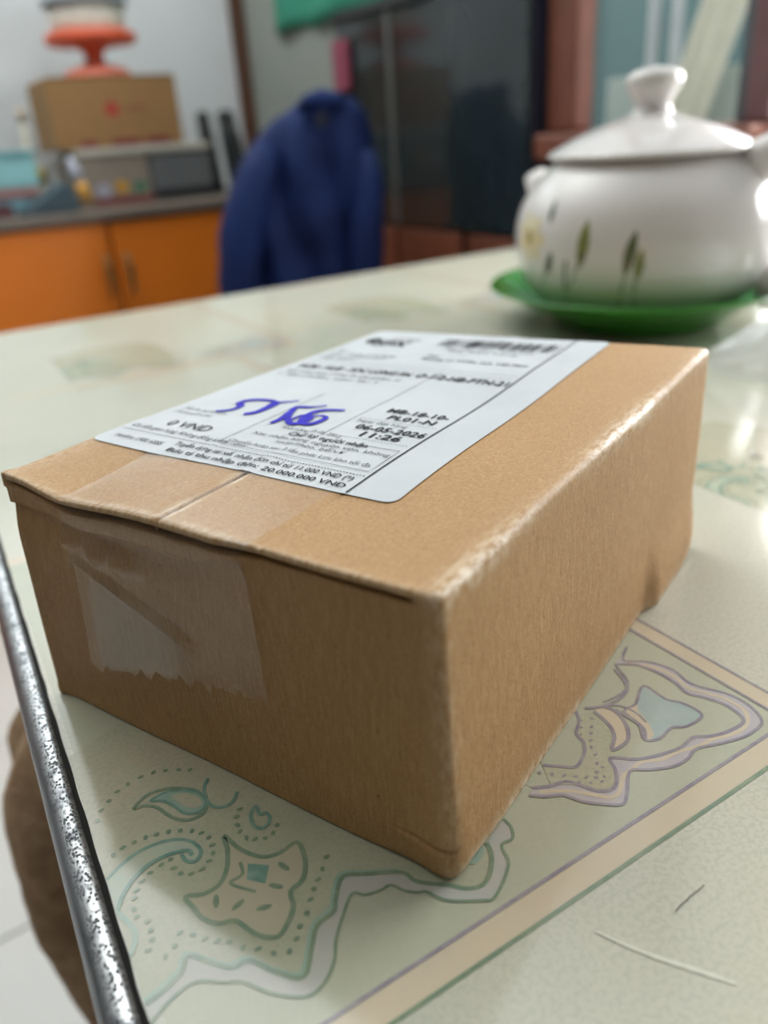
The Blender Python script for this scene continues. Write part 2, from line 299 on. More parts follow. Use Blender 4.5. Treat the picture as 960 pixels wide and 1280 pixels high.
pk = empty('packaging_box', (.456, 1.96, TOPZ), label='beige printed packaging box with coloured spots, left under the carton', cat='box')
MB().box((.369, 1.90, TOPZ), (.545, 2.06, .868), .003).build('carton_body', plain('beige_print_card', '#8f8377', .6, var=.15), pk, False)
for nm, x, z, rx, rz, c in (('printed_spot', .476, .803, .016, .014, '#c9952a'), ('printed_spot', .518, .800, .017, .012, '#3f7a5e'), ('printed_spot', .434, .797, .02, .016, '#a9a6b4')):
    vs, fs = fill([(x+rx*math.cos(a*.4488), z+rz*math.sin(a*.4488)) for a in range(14)])
    mk(nm, [(p[0], 1.8996, p[1]) for p in vs], [q for q in fs], plain('print_'+c[1:], c, .6), pk, False)
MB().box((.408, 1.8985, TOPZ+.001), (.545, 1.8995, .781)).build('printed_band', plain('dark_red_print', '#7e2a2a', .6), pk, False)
gb = MB().box((.549, 1.90, TOPZ), (.70, 2.06, .868), .008).build('grey_appliance', plain('grey_plastic', '#66686a', .5, var=.1), None, False)
tag(gb, 'plain dark grey box, right of the beige packaging box under the carton', 'box')
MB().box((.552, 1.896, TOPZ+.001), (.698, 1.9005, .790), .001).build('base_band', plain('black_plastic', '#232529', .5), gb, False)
tr = MB().box((.385, 1.895, .8685), (.70, 2.06, .8845), .004).build('flat_tray', plain('off_white_plastic', '#b9b4a8', .5), None, False)
tag(tr, 'off-white flat tray lying between the carton and the boxes below it', 'tray')
ct = empty('cardboard_carton', (.5, 2.0, .885), label='brown cardboard carton with a red mark, under the orange stand', cat='carton')
MB().box((.352, 1.905, .885), (.642, 2.09, 1.026), .004).build('carton_body', plain('brown_card', '#9a7447', .75, var=.1), ct, False)
MB().box((.36, 1.9042, 1.0245), (.64, 1.912, 1.0275)).build('flap_edge', plain('brown_card_edge', '#6f5230', .8), ct, False)
vs, fs = fill([((.487+(.016+.003*math.sin(5*a*.3142))*math.cos(a*.3142)), .962+(.015+.003*math.sin(5*a*.3142))*math.sin(a*.3142)) for a in range(20)])
mk('red_mark', [(p[0], 1.9043, p[1]) for p in vs], fs, plain('red_print', '#b5382a', .6), ct, False)
MB().box((.519, 1.9042, .958), (.566, 1.9046, .968)).build('faint_red_print', plain('faint_red_print', '#8f5a3c', .6), ct, False)
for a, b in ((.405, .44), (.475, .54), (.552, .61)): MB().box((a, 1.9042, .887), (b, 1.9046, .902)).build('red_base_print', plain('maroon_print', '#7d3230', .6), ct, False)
M_or2 = plain('coral_orange_plastic', '#dd5c38', .4, var=.05); M_or3 = plain('pale_coral_plastic', '#ef8a72', .4, var=.05)
ps = empty('pedestal_stand', (.493, 1.99, 1.0276), label='coral orange pedestal stand with a round top plate, on the brown carton', cat='stand')
c0 = (.493, 1.99, 1.0276)
MB().lathe(c0, [(.074, 0), (.076, .006), (.066, .016), (.04, .024), (.026, .028)], 40).build('foot', M_or3, ps)
MB().lathe(c0, [(.025, .028), (.021, .036), (.021, .048), (.03, .058), (.05, .064)], 32).build('stem', M_or2, ps)
MB().lathe(c0, [(.05, .0645), (.092, .066), (.099, .072), (.099, .084), (.094, .088), (.0, .088)], 48).build('top_plate', M_or2, ps)
tb = empty('white_tub', (.493, 1.99, 1.1162), label='white round tub with a grey-blue lid, on the orange pedestal stand', cat='tub')
MB().lathe((.493, 1.99, 1.1162), [(.074, 0), (.078, .004), (.083, .05)], 44).build('tub_wall', plain('ivory_plastic', '#e6ded0', .45, var=.04), tb)
MB().lathe((.493, 1.99, 1.1162), [(.083, .0503), (.092, .0505), (.092, .062), (.086, .066), (0, .067)], 44).build('lid', plain('grey_blue_plastic', '#9aa4ac', .45, var=.04), tb)
M_dk = plain('charcoal_plastic', '#1f2223', .4, var=.1)
for x, lean, lab in ((.724, -.012, 'charcoal tall bottle on the worktop, directly beside the grey box'), (.790, -.02, 'charcoal tall bottle on the worktop, beside the blue jacket')):
    r = .019 if lean > -.015 else .026
    bt = empty('tall_bottle', (x, 1.95, TOPZ), label=lab, cat='bottle', group='two charcoal bottles')
    def lz(prof):
        b = MB().lathe((x, 1.95, TOPZ), prof, 24); b.v = [(q[0]+lean*(q[2]-TOPZ)/.18, q[1], q[2]) for q in b.v]; return b
    lz([(r, 0), (r*1.05, .01), (r, .10), (r*.9, .14), (r*.8, .15)]).build('bottle_body', M_dk if r < .022 else plain('dark_grey_plastic', '#303335', .4), bt)
    lz([(r*.82, .1502), (r*.84, .152), (r*.8, .178), (r*.5, .184), (0, .185)]).build('cap', M_dk, bt)
fc = empty('food_container', (.225, 1.93, TOPZ), label='pale blue plastic container with a dull pink lid at the left frame edge', cat='container')
MB().box((.13, 1.88, TOPZ), (.285, 1.99, .800), .006).build('tub_wall', plain('pale_blue_plastic', '#86b3c0', .4), fc, False)
MB().box((.125, 1.875, .8005), (.29, 1.995, .818), .004).build('lid', plain('dull_pink_plastic', '#a0726f', .4), fc, False)
fc2 = empty('food_container', (.225, 1.93, .8182), label='aqua plastic container stacked on the pink-lidded container', cat='container')
MB().box((.13, 1.88, .8182), (.298, 1.99, .878), .008).build('tub_wall', plain('aqua_plastic', '#8fc7cb', .4), fc2, False)
MB().box((.127, 1.877, .8785), (.301, 1.993, .892), .004).build('lid', plain('teal_plastic', '#5f9aa0', .4), fc2, False)
cb = empty('cream_bottle', (.335, 2.13, TOPZ), label='slim cream bottle with a yellow band, left of the carton', cat='bottle')
MB().lathe((.335, 2.13, TOPZ), [(.026, 0), (.027, .01), (.026, .07), (.02, .09), (.010, .10), (.009, .19)], 28).build('bottle_body', plain('cream_plastic', '#c9c5b4', .4), cb)
MB().lathe((.335, 2.13, TOPZ), [(.0275, .055), (.0275, .085)], 28).build('yellow_band', plain('yellow_print', '#c2ac3a', .5), cb)
MB().lathe((.335, 2.13, TOPZ), [(.011, .1902), (.011, .215), (0, .217)], 20).build('cap', plain('peach_plastic', '#d6c4ae', .4), cb)
b = MB(); q = [(.235, TOPZ), (.352, TOPZ), (.352, .79), (.338, .824), (.33, .825), (.238, .778)]
b.add([(x, y, z) for y in (1.80, 1.865) for x, z in q], [tuple(range(6))]+[tuple(range(11, 5, -1))]+[(i, i+6, (i+1) % 6+6, (i+1) % 6) for i in range(6)])
sp = b.build('slate_pouch', plain('slate_blue_cloth', '#3f535d', .7, var=.15), None, False)
bv = sp.modifiers.new('soft', 'BEVEL'); bv.width = .004; bv.segments = 3
tag(sp, 'slate blue wedge-shaped pouch on the worktop, front left', 'pouch')
mj = empty('maroon_jar', (.213, 1.84, TOPZ), label='small dark maroon jar at the left frame edge before the blue containers', cat='jar')
MB().lathe((.205, 1.84, TOPZ), [(.02, 0), (.021, .004), (.02, .018), (.016, .021)], 24).build('jar_body', plain('maroon_plastic', '#54282e', .4), mj)
MB().lathe((.205, 1.84, TOPZ), [(.018, .0212), (.018, .028), (0, .029)], 24).build('lid', plain('dark_maroon_plastic', '#2d1d2a', .4), mj)
tu = empty('squeeze_tube', (.376, 1.84, TOPZ), label='white and yellow squeeze tube leaning beside the beige packaging box', cat='tube')
MB().tube([(.3795, 1.84, TOPZ+.0125), (.376, 1.842, .80), (.371, 1.845, .822)], [.011, .012, .012], 14).build('yellow_half', plain('mustard_plastic', '#d39a3a', .4), tu)
MB().tube([(.371, 1.845, .8222), (.366, 1.848, .85), (.362, 1.85, .873)], [.012, .012, .004], 14).build('white_half', plain('white_plastic', '#b9bccb', .4), tu)

# ------------------------------------------------------------------ dark glass cabinet
M_blk = NT('dark_gloss_glass'); M_blk.col(M_blk.ramp(M_blk.noise(5, 3), [(.3, lin('#1c2528')), (.7, lin('#2a3336'))])); M_blk.set(.12, 0, .6); M_blk = M_blk.m
M_navy = plain('navy_panel', '#23263c', .5, var=.1)
dc = empty('display_cabinet', (.95, 1.295, 0), label='dark glass-fronted display cabinet on a red-brown wooden base behind the table', cat='cabinet')
MB().box((.905, .99, .70), (1.0, 1.6, 1.10), .004).build('cabinet_body', M_navy, dc, False)
MB().box((.895, 1.40, .703), (.904, 1.598, 1.085), .002).build('glass_door', M_blk, dc, False)
MB().box((.895, .992, .703), (.904, 1.385, 1.085), .002).build('glass_door', M_blk, dc, False)
MB().box((.892, 1.386, .703), (.905, 1.399, 1.085), .002).build('centre_post', plain('dull_steel', '#777b78', .35, metal=.5), dc, False)
MB().box((.888, .988, 1.0865), (1.0, 1.602, 1.104), .003).build('top_rail', plain('black_paint', '#17191b', .5), dc, False)
MB().box((.91, .99, 0), (1.0, 1.6, .699), .003).build('base', plain('dark_base_wood', '#2b1a16', .6), dc, False)
for a, b in ((.995, 1.155), (1.178, 1.39), (1.40, 1.595)): MB().box((.892, a, .02), (.909, b, .695), .003).build('base_door', M_wood, dc, False)
pr = MB().box((.883, 1.535, .962), (.8915, 1.598, 1.055), .002).build('pink_card', plain('dull_pink_card', '#8c3c52', .6), None, False)
tag(pr, 'dull pink card stuck on the left edge of the dark glass cabinet', 'card')

# ------------------------------------------------------------------ chair and jacket
W0 = Vector((.508, 1.451, 0)); WD = Vector((.288, -.141, 0)); NF = Vector((-.44, -.898, 0))      # along the chair back; towards the seat
ch = empty('dining_chair', (W0+WD*.5+NF*.2), label='brown wooden dining chair under the blue jacket, beyond the table', cat='chair')
M_ch = plain('brown_chair_wood', '#6b4630', .5, var=.3)
def pt(s, n, z): return W0+WD*s+NF*n+Vector((0, 0, z))
for s in (.24, .82):
    MB().tube([pt(s, 0, 0), pt(s, .02, .45), pt(s, 0, .82)], .016, 10).build('back_post', M_ch, ch)
    MB().tube([pt(s, .36, 0), pt(s, .36, .43)], .017, 10).build('leg', M_ch, ch)
sv = [pt(s, n, z) for z in (.43, .455) for s, n in ((.1, .0), (.92, .0), (.95, .4), (.07, .4))]
mk('seat', sv, [(3, 2, 1, 0), (4, 5, 6, 7)]+[(i, (i+1) % 4, (i+1) % 4+4, i+4) for i in range(4)], M_ch, ch, False)
for z in (.58, .70, .80): MB().tube([pt(.24, .005, z), pt(.82, .005, z)], .011, 8).build('back_rail', M_ch, ch)
def lerp_tab(t, x):
    for (a, b), (c, d) in zip(t, t[1:]):
        if x <= c: k = max(0, (x-a)/(c-a)); return b+(d-b)*k
    return t[-1][1]
SL = [(.40, -.03), (.63, 0), (.72, .03), (.816, .16), (.87, .28), (.912, .44), (.935, .58), (.951, .66)]
SR = [(.40, .84), (.64, .9), (.75, .96), (.818, 1.0), (.873, 1.0), (.915, .97), (.939, .90), (.951, .74)]
TH = [(.40, .075), (.7, .068), (.85, .06), (.92, .045), (.951, .015)]
jk = empty('jacket', W0+WD*.5+Vector((0, 0, .40)), label='navy blue jacket draped over the chair back beyond the table', cat='jacket')
M_jk = NT('navy_jacket_cloth'); M_jk.col(M_jk.ramp(M_jk.noise(9, 4), [(.3, lin('#0b1a42')), (.7, lin('#112759'))])); M_jk.set(.75, 0, .25); M_jk.bump(M_jk.noise(120, 3), .3, .002); M_jk = M_jk.m
zs = [.40+i*(.951-.40)/44 for i in range(45)]; n = 64; v = []
for z in zs:
    a, b, th = lerp_tab(SL, z), lerp_tab(SR, z), lerp_tab(TH, z)
    for i in range(n):
        q = 2*math.pi*i/n; cc, ss = math.cos(q), math.sin(q)
        s = (a+b)/2+(b-a)/2*(abs(cc)**.8)*(1 if cc > 0 else -1); amp = min(1, (.951-z)/.12)
        fold = .014*amp*math.sin(s*22+2*math.sin(z*9))+.010*amp*noise.noise(Vector((s*7, z*14, ss*2)))
        v.append(pt(s, th*ss+fold*(1 if ss > -.2 else .4)*abs(ss), z+.004*noise.noise(Vector((s*9, ss, 3)))))
f = [(j*n+i, j*n+(i+1) % n, (j+1)*n+(i+1) % n, (j+1)*n+i) for j in range(44) for i in range(n)]+[tuple(44*n+i for i in range(n))]
mk('jacket_body', v, f, M_jk, jk)
MB().tube(smooth_sl := [pt(.40, .05, .87), pt(.31, .06, .82), pt(.20, .07, .74), pt(.13, .075, .64), pt(.11, .075, .52), pt(.11, .07, .44)], [.02, .035, .04, .038, .034, .03], 18).build('sleeve', M_jk, jk)
MB().tube([pt(.94, .035, .85), pt(.94, .042, .80), pt(.91, .048, .70), pt(.87, .05, .58), pt(.84, .045, .46)], [.018, .030, .034, .034, .03], 18).build('sleeve', M_jk, jk)
MB().tube([pt(.58, .02, .918), pt(.63, .045, .935), pt(.72, .055, .94), pt(.80, .045, .935), pt(.86, .02, .92)], [.008, .013, .015, .013, .008], 12).build('collar', M_jk, jk)
mk('neck_shade_patch', *(lambda P: (P, [tuple(range(len(P)))]))([pt(.70+.04*math.cos(a*.5236), .0665, .905+.013*math.sin(a*.5236)) for a in range(12)]), plain('painted_neck_shade', '#0b1228', .8), jk, False)  # flat disc painted dark for the shade inside the neck hollow

# ------------------------------------------------------------------ fleece cloth below the table edge
bl = []; n = 40; zs = [0+i*.64/50 for i in range(51)]
for z in zs:
    k = min(1, (.64-z)/.05)**.5 if z < .64 else 0
    cx, cy = -.036+.012*math.sin(z*9), .285+.01*math.sin(z*7)
    for i in range(n):
        a = 2*math.pi*i/n; r = (.036+.012*(1-z/.64)+.006*math.sin(5*a+z*6)+.008*noise.noise(Vector((math.cos(a)*2, math.sin(a)*2, z*14))))*max(k, .02)
        r += .0012*noise.noise(Vector((a*30, z*400, 1)))
        bl.append((cx+r*1.0*math.cos(a), cy+r*1.6*math.sin(a), z))
f = [(j*n+i, j*n+(i+1) % n, (j+1)*n+(i+1) % n, (j+1)*n+i) for j in range(50) for i in range(n)]+[tuple(50*n+i for i in range(n)), tuple(range(n-1, -1, -1))]
t = NT('brown_fleece'); t.col(t.ramp(t.noise(60, 5, .7), [(.3, lin('#94765c')), (.6, lin('#c0a080')), (.75, lin('#d4b798'))])); t.set(.95, 0, .1); t.bump(t.noise(500, 3), .8, .003)
b = mk('fleece_cloth', bl, f, t.m, None); tag(b, 'dark brown fuzzy fleece cloth bunched below the metal-trimmed table edge', 'cloth')

# ------------------------------------------------------------------ table
def EL(v): return -.0629+.0425*v                       # inner line of the metal edge
tbl = empty('dining_table', (.4, .1, 0), label='dining table with a pale paisley-printed glossy top and worn metal edge', cat='table')
ts = [-.5+i*.05 for i in range(25)]
top = [(EL(-.5), -.5), (.88, -.5), (.88, .70), (EL(.70), .70)]
v = [(x, y, z) for z in (TZ-.022, TZ) for x, y in top]
mk('tabletop', v, [(3, 2, 1, 0), (4, 5, 6, 7)]+[(i, (i+1) % 4, (i+1) % 4+4, i+4) for i in range(4)], M_table, tbl, False)
t = NT('worn_chrome_edge')
vn = t.n('TexVoronoi', feature='F1'); vn.inputs['Scale'].default_value = 1250; t.l(t.map((1, .8, 1)), vn.inputs['Vector'])
mask = t.math('MULTIPLY', t.ramp(t.noise(190, 3, .6), [(.38, (0, 0, 0)), (.5, (1, 1, 1))]), t.n('Attribute', attribute_name='pit').outputs['Fac'])
pit = t.math('MULTIPLY', t.ramp(vn.outputs['Distance'], [(.40, (1, 1, 1)), (.5, (0, 0, 0))]), mask)
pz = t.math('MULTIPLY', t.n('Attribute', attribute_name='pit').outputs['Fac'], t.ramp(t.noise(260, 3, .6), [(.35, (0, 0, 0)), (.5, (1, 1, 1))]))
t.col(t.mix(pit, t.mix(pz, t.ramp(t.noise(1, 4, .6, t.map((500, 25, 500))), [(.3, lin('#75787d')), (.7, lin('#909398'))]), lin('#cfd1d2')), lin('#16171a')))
t.set(.34, .75, .5); ra = t.n('MapRange'); t.l(pit, ra.inputs[0]); ra.inputs[3].default_value = .75; ra.inputs[4].default_value = 0; t.l(ra.outputs[0], t.b.inputs['Metallic'])
h = t.math('SUBTRACT', t.math('MULTIPLY', t.noise(420, 3), .12), pit); t.bump(h, .35, .0004)
M_edge = t.m
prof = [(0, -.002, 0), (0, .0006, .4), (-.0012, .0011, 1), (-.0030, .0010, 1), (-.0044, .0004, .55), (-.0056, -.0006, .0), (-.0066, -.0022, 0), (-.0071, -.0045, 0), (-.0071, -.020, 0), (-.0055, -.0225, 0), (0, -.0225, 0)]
v = []; pitv = []; ny = 120
for i in range(ny+1):
    y = -.5+i*(1.2/ny)
    for du, dz, p in prof: v.append((EL(y)-.0009+du, y, TZ+dz)); pitv.append(p)
k = len(prof); f = [(i*k+j, (i+1)*k+j, (i+1)*k+(j+1) % k, i*k+(j+1) % k) for i in range(ny) for j in range(k)]+[tuple(range(k)), tuple(ny*k+j for j in range(k-1, -1, -1))]
ed = mk('metal_edge_trim', v, f, M_edge, tbl); at = ed.data.attributes.new('pit', 'FLOAT', 'POINT'); at.data.foreach_set('value', pitv)
v = [(EL(y)+dx, y, z) for z in (TZ-.02, TZ-.0035) for y, dx in ((-.5, -.0008), (-.5, .0003), (.7, .0003), (.7, -.0008))]
mk('edge_gap', v, [(3, 2, 1, 0), (4, 5, 6, 7)]+[(i, (i+1) % 4, (i+1) % 4+4, i+4) for i in range(4)], plain('dark_gap_fill', '#15130f', .9), tbl, False)  # near-black filler in the slot beside the trim
gp = [(EL(y)-.0009, y, TZ+.0001) for y in (-.5, .7)]+[(EL(y)+.0004+.00010*math.sin(y*310)+.00022*noise.noise(Vector((y*90, 0, 0))), y, TZ+.0001) for y in [.7-i*.004 for i in range(301)]]
vs, fs = fill([(p[0], p[1]) for p in gp]); mk('dark_edge_line', [(p[0], p[1], TZ+.0002) for p in vs], fs, plain('dark_gap_fill', '#15130f', .9), tbl, False)  # near-black line laid over the joint between top and trim
MB().box((EL(.7), .7005, TZ-.0225), (.88, .7075, TZ-.0012), .002).build('metal_edge_trim', M_edge, tbl, False)
for x, y in ((.02, -.42), (.82, -.42), (.05, .62), (.82, .62)):
    MB().tube([(x, y, 0), (x, y, TZ-.0226)], .022, 20).build('leg', M_edge, tbl)
# the printed pattern: thin flat ink on the sheet, in table millimetres
_zi = [0]
def lift():
    _zi[0] += 1; return _zi[0]*1.5e-6                    # every print layer a hair above the one before it
def clipx(p): return (max(p[0], EL(p[1])+.0006), p[1])
def ink_line(pts, wmm, mat, closed=False, h=.00011, name='printed_line', off=(0, 0), fl=None):
    H_ = h+lift(); q = [(a/1000+off[0], b/1000+off[1]) for a, b in smooth_line(pts, 4, closed)]
    vs, fs = ribbon(q, wmm/1000, closed); vs = [clipx(p) for p in vs]
    return mk(name, [(p[0], p[1], TZ+H_) for p in vs], fs, mat, tbl, False)
def ink_fill(pts, mat, h=.00006, name='printed_fill', off=(0, 0), sm=3):
    H_ = h+lift(); q = [(a/1000+off[0], b/1000+off[1]) for a, b in (smooth_line(pts, sm, True) if sm else pts)]
    q = [clipx(p) for p in q]; vs, fs = fill(q); return mk(name, [(p[0], p[1], TZ+H_) for p in vs], fs, mat, tbl, False)
def ink_dots(cs, r, mat, h=.0001, name='printed_dots', off=(0, 0), seed=1):
    h += lift(); rr = random.Random(seed); vs = []; fs = []
    for a, b in cs:
        if a/1000 < EL(b/1000)+.001: continue
        n0 = len(vs); e = rr.uniform(.8, 1.25); ph = rr.uniform(0, 3)
        for i in range(10):
            q = i*.6283; rad = r*(1+.15*math.sin(2*q+ph))
            vs.append(((a+rad*e*math.cos(q))/1000+off[0], (b+rad*math.sin(q)/e)/1000+off[1], TZ+h))
        fs.append(tuple(range(n0, n0+10)))
    return mk(name, vs, fs, mat, tbl, False)
def motif_cell(off, detail):
    o = off; X = lambda p: p
    ink_fill([(-60 if detail else -90, -9.8), (99.7, -9.8), (99.7, 215), (-60 if detail else -90, 215)], M_cell, .00002, 'printed_ground', o, 0)
    for y in ((-13.2, 5.8), (218.5, 5.8)) if detail else ((-13.2, 5.8),):
        ink_fill([(-62 if detail else -96, y[0]-2.9), (105.6, y[0]-2.9), (105.6, y[0]+2.9), (-62 if detail else -96, y[0]+2.9)], M_cream, .00004, 'printed_stripe', o, 0)
    ink_fill([(99.9, -16), (105.6, -16), (105.6, 221), (99.9, 221)], M_cream, .00005, 'printed_stripe', o, 0)
    ink_line([(-62, -16.6), (0, -16.7), (105.9, -16.7)], .9, M_olive if detail else M_mauve, off=o); ink_line([(-62, -9.7), (20, -9.8), (99.6, -9.8)], .9, M_mauve, off=o)
    ink_line([(105.7, -16.7), (105.7, 221)], .8, M_mauve, off=o); ink_line([(99.7, -9.8), (99.7, 215)], .8, M_mauve, off=o)
    s1, s2, m1, m2, n1, n2 = (PR[k] for k in ('s1', 's2', 'm1', 'm2', 'n1', 'n2'))
    s1 = n2[::-1]+s1; s2 = n1[::-1]+s2[3:]
    ink_fill([(-66, 90), (-66, 10)]+s1[::-1]+[(20, 40), (10, 95)], M_stip, .00004, 'printed_stipple', o, 2)
    ink_fill(smooth_line(s1, 3)+smooth_line(s2, 3)[::-1], M_lavteal, .00006, 'printed_band', o, 0)
    ink_line(s1, 1.0, M_olive, off=o); ink_line(s2, .7, M_olive, off=o)
    ink_line([(a-.2, b+.9) for a, b in PR['s1']], 1.0, M_tealfill, h=.00008, off=o)
    ink_fill(smooth_line(m1, 3)+smooth_line(m2, 3)[::-1], M_lav, .00006, 'printed_band', o, 0)
    mid = [((a[0]+b[0])/2, (a[1]+b[1])/2) for a, b in zip(m1, m2)]
    ink_fill(m2+[(20, 60), (60, 70)], M_cell, .00005, 'printed_ground', o, 2)
    ink_line(mid, 1.1, M_cream, h=.00008, off=o); ink_line(m1, .8, M_mauve, off=o); ink_line(m2, 1.0, M_mauve, off=o)
    ink_fill(PR['nteal'], M_tealfill, .00009, 'printed_fill', o)
    ink_fill(PR['med'], M_lavteal if not detail else ink('pale_medallion_ink', '#b5ae95', '#b9b39b', .2, .8), .00007, 'printed_medallion', o, 2)
    ink_line(PR['med'], 1.1, M_olive, True, off=o)
    ink_line(PR['sq'], .8, M_olive, off=o); ink_fill(PR['block'], M_teal, .00009, 'printed_fill', o, 0)
    for (a, b), ang in zip(PR['seeds'], (1.9, 2.3, -.3, .3, 1.2)) if detail else ():
        ink_fill([(a+1.7*math.cos(t_)*math.cos(ang)-.65*math.sin(t_)*math.sin(ang), b+1.7*math.cos(t_)*math.sin(ang)+.65*math.sin(t_)*math.cos(ang)) for t_ in [i*.5236 for i in range(12)]], M_olive, .0001, 'printed_seed', o, 0)
    ink_dots(PR['dots'], .62, M_teal if not detail else M_olive, off=o)
    ink_fill(PR['leafin'], M_tealfill, .00008, 'printed_fill', o); ink_fill(PR['leafhole'], M_stip, .00009, 'printed_fill', o)
    ink_line(PR['leaf'], .9, M_olive, True, off=o); ink_line(PR['leafin'], .8, M_teal, True, off=o); ink_line(PR['leaf2'], .9, M_teal, off=o)
    ink_fill(PR['hook']+PR['hook2'][::-1], M_tealfill if not detail else ink('faint_teal_ink', '#a3b8a8', '#bab79d', .2, .8), .00007, 'printed_fill', o, 2)
    ink_line(PR['hook'], .9, M_teal, off=o); ink_line(PR['hook2'], 1.0, M_teal, off=o); ink_line(PR['hook3'], 1.2, M_tealfill, off=o); ink_line(PR['pais'], .9, M_teal, True, off=o)
    ink_fill(PR['mleaf'], M_blue, .00008, 'printed_fill', o, 2); ink_line(PR['mleaf'], .8, M_mauve, True, off=o)
    ink_fill(PR['f2'], M_cream, .00008, 'printed_fill', o, 2)
    ink_fill([(63, 22), (62.5, 16), (60, 12), (56, 9), (54, 7.4), (51.8, 3.9), (49, 1.2), (46.5, .3), (43.4, 1.9), (41, 5.6), (36, 9.4), (40, 18), (52, 26)], M_stip, .00007, 'printed_stipple', o, 0)
    ink_fill(PR['petal']+[(50, 24)], M_cell, .00008, 'printed_fill', o, 2)
    ink_line([(a+1.6, b+1.2) for a, b in PR['f1'][1:]], .6, M_mauve, off=o); ink_line([(66.5, 22.1), (70.5, 19.6), (71.5, 15), (70.8, 11)], .6, M_mauve, off=o)
    ink_fill([(74.4, 17.7), (69.6, 17.5), (68.7, 11.6), (65.6, 6.9), (68.6, 6.6), (71.5, 11.5), (72.3, 15)], M_cream, .00009, 'printed_fill', o, 2)
    ink_dots([(58, 21.5), (56, 19.5), (54, 17.6), (50, 6.2), (48, 3.8), (46.5, 3), (44, 4.2), (42, 6), (39.8, 8)], .4, M_mauve, off=o)
    for k in ('f1', 'f2', 'f3'): ink_line(PR[k], 1.0, M_mauve, off=o)
    ink_dots(PR['mdots'], .5, M_mauve, off=o); ink_line(PR['petal'], .9, M_mauve, off=o)
motif_cell((0, 0), True)
for o in tbl.children:
    if o.name.startswith('printed_'): o['first'] = 1
reps = [o for o in tbl.children if o.get('first')]
v = []; f = []; mi = []; ms = []
for o in reps:                                         # the same print again across the sheet: one joined mesh, shared by its repeats
    if o.name.startswith('printed_ground'): continue
    n0 = len(v); v += [tuple(q.co+Vector((.4, .1, 0))) for q in o.data.vertices]
    mt = o.data.materials[0]
    if mt not in ms: ms.append(mt)
    for p in o.data.polygons: f.append(tuple(i+n0 for i in p.vertices)); mi.append(ms.index(mt))
for k, (ox, oy) in enumerate(((.262, .05), (.262, .287), (.04, .245), (.09, .47), (.33, .47), (.52, .10), (.56, .33))):
    if k == 0:
        mo = mk('printed_motif', v, f, ms[0], tbl, False)
        for q in ms[1:]: mo.data.materials.append(q)
        mo.data.polygons.foreach_set('material_index', mi)
    else: mo = bpy.data.objects.new('printed_motif', mo.data); C.objects.link(mo); mo.parent = tbl
    mo.location = (ox, oy, .000003)
for o in reps: del o['first']
hr = [(a/1000, b/1000) for a, b in PR['hair']]
hb = MB().tube([(hr[0][0], hr[0][1], TZ+.00022), ((hr[0][0]+hr[1][0])/2, (hr[0][1]+hr[1][1])/2+.0002, TZ+.0003), (hr[1][0], hr[1][1], TZ+.00025), (hr[2][0], hr[2][1], TZ+.0002), ((hr[2][0]+hr[3][0])/2, (hr[2][1]+hr[3][1])/2-.0001, TZ+.0003), (hr[3][0], hr[3][1], TZ+.00022)], .00008, 6).build('loose_hair', plain('dark_hair', '#3a2c26', .6), None)
tag(hb, 'thin dark hair lying on the table at lower right', 'hair')
st = [(a/1000, b/1000) for a, b in smooth_line(PR['streak'], 6)]
vs, fs = ribbon(st, lambda k: .0004+.0012*max(0, math.sin(k*math.pi))**.5*(.25+.75*k)*(.7+.3*math.sin(k*40)))
sb = mk('glue_streak', [(q[0], q[1], TZ+.00013) for q in vs], fs, plain('dried_white_glue', '#dddccb', .22, spec=.6), None, False)
so = sb.modifiers.new('thick', 'SOLIDIFY'); so.thickness = .0001
tag(sb, 'dried whitish glue streak on the table at lower right', 'glue')
cp = (.247, .103); cv = [(cp[0]+.0022*math.cos(a*.4+.6), cp[1]+.0026*math.sin(a*.4+.6), TZ+.0011+.0002*math.sin(a)) for a in range(12)]
tag(MB().tube(cv, .0005, 8).build('plastic_curl', plain('white_plastic_scrap', '#f2f2f0', .2), None), 'tiny white curled plastic scrap on the table right of the parcel', 'scrap')

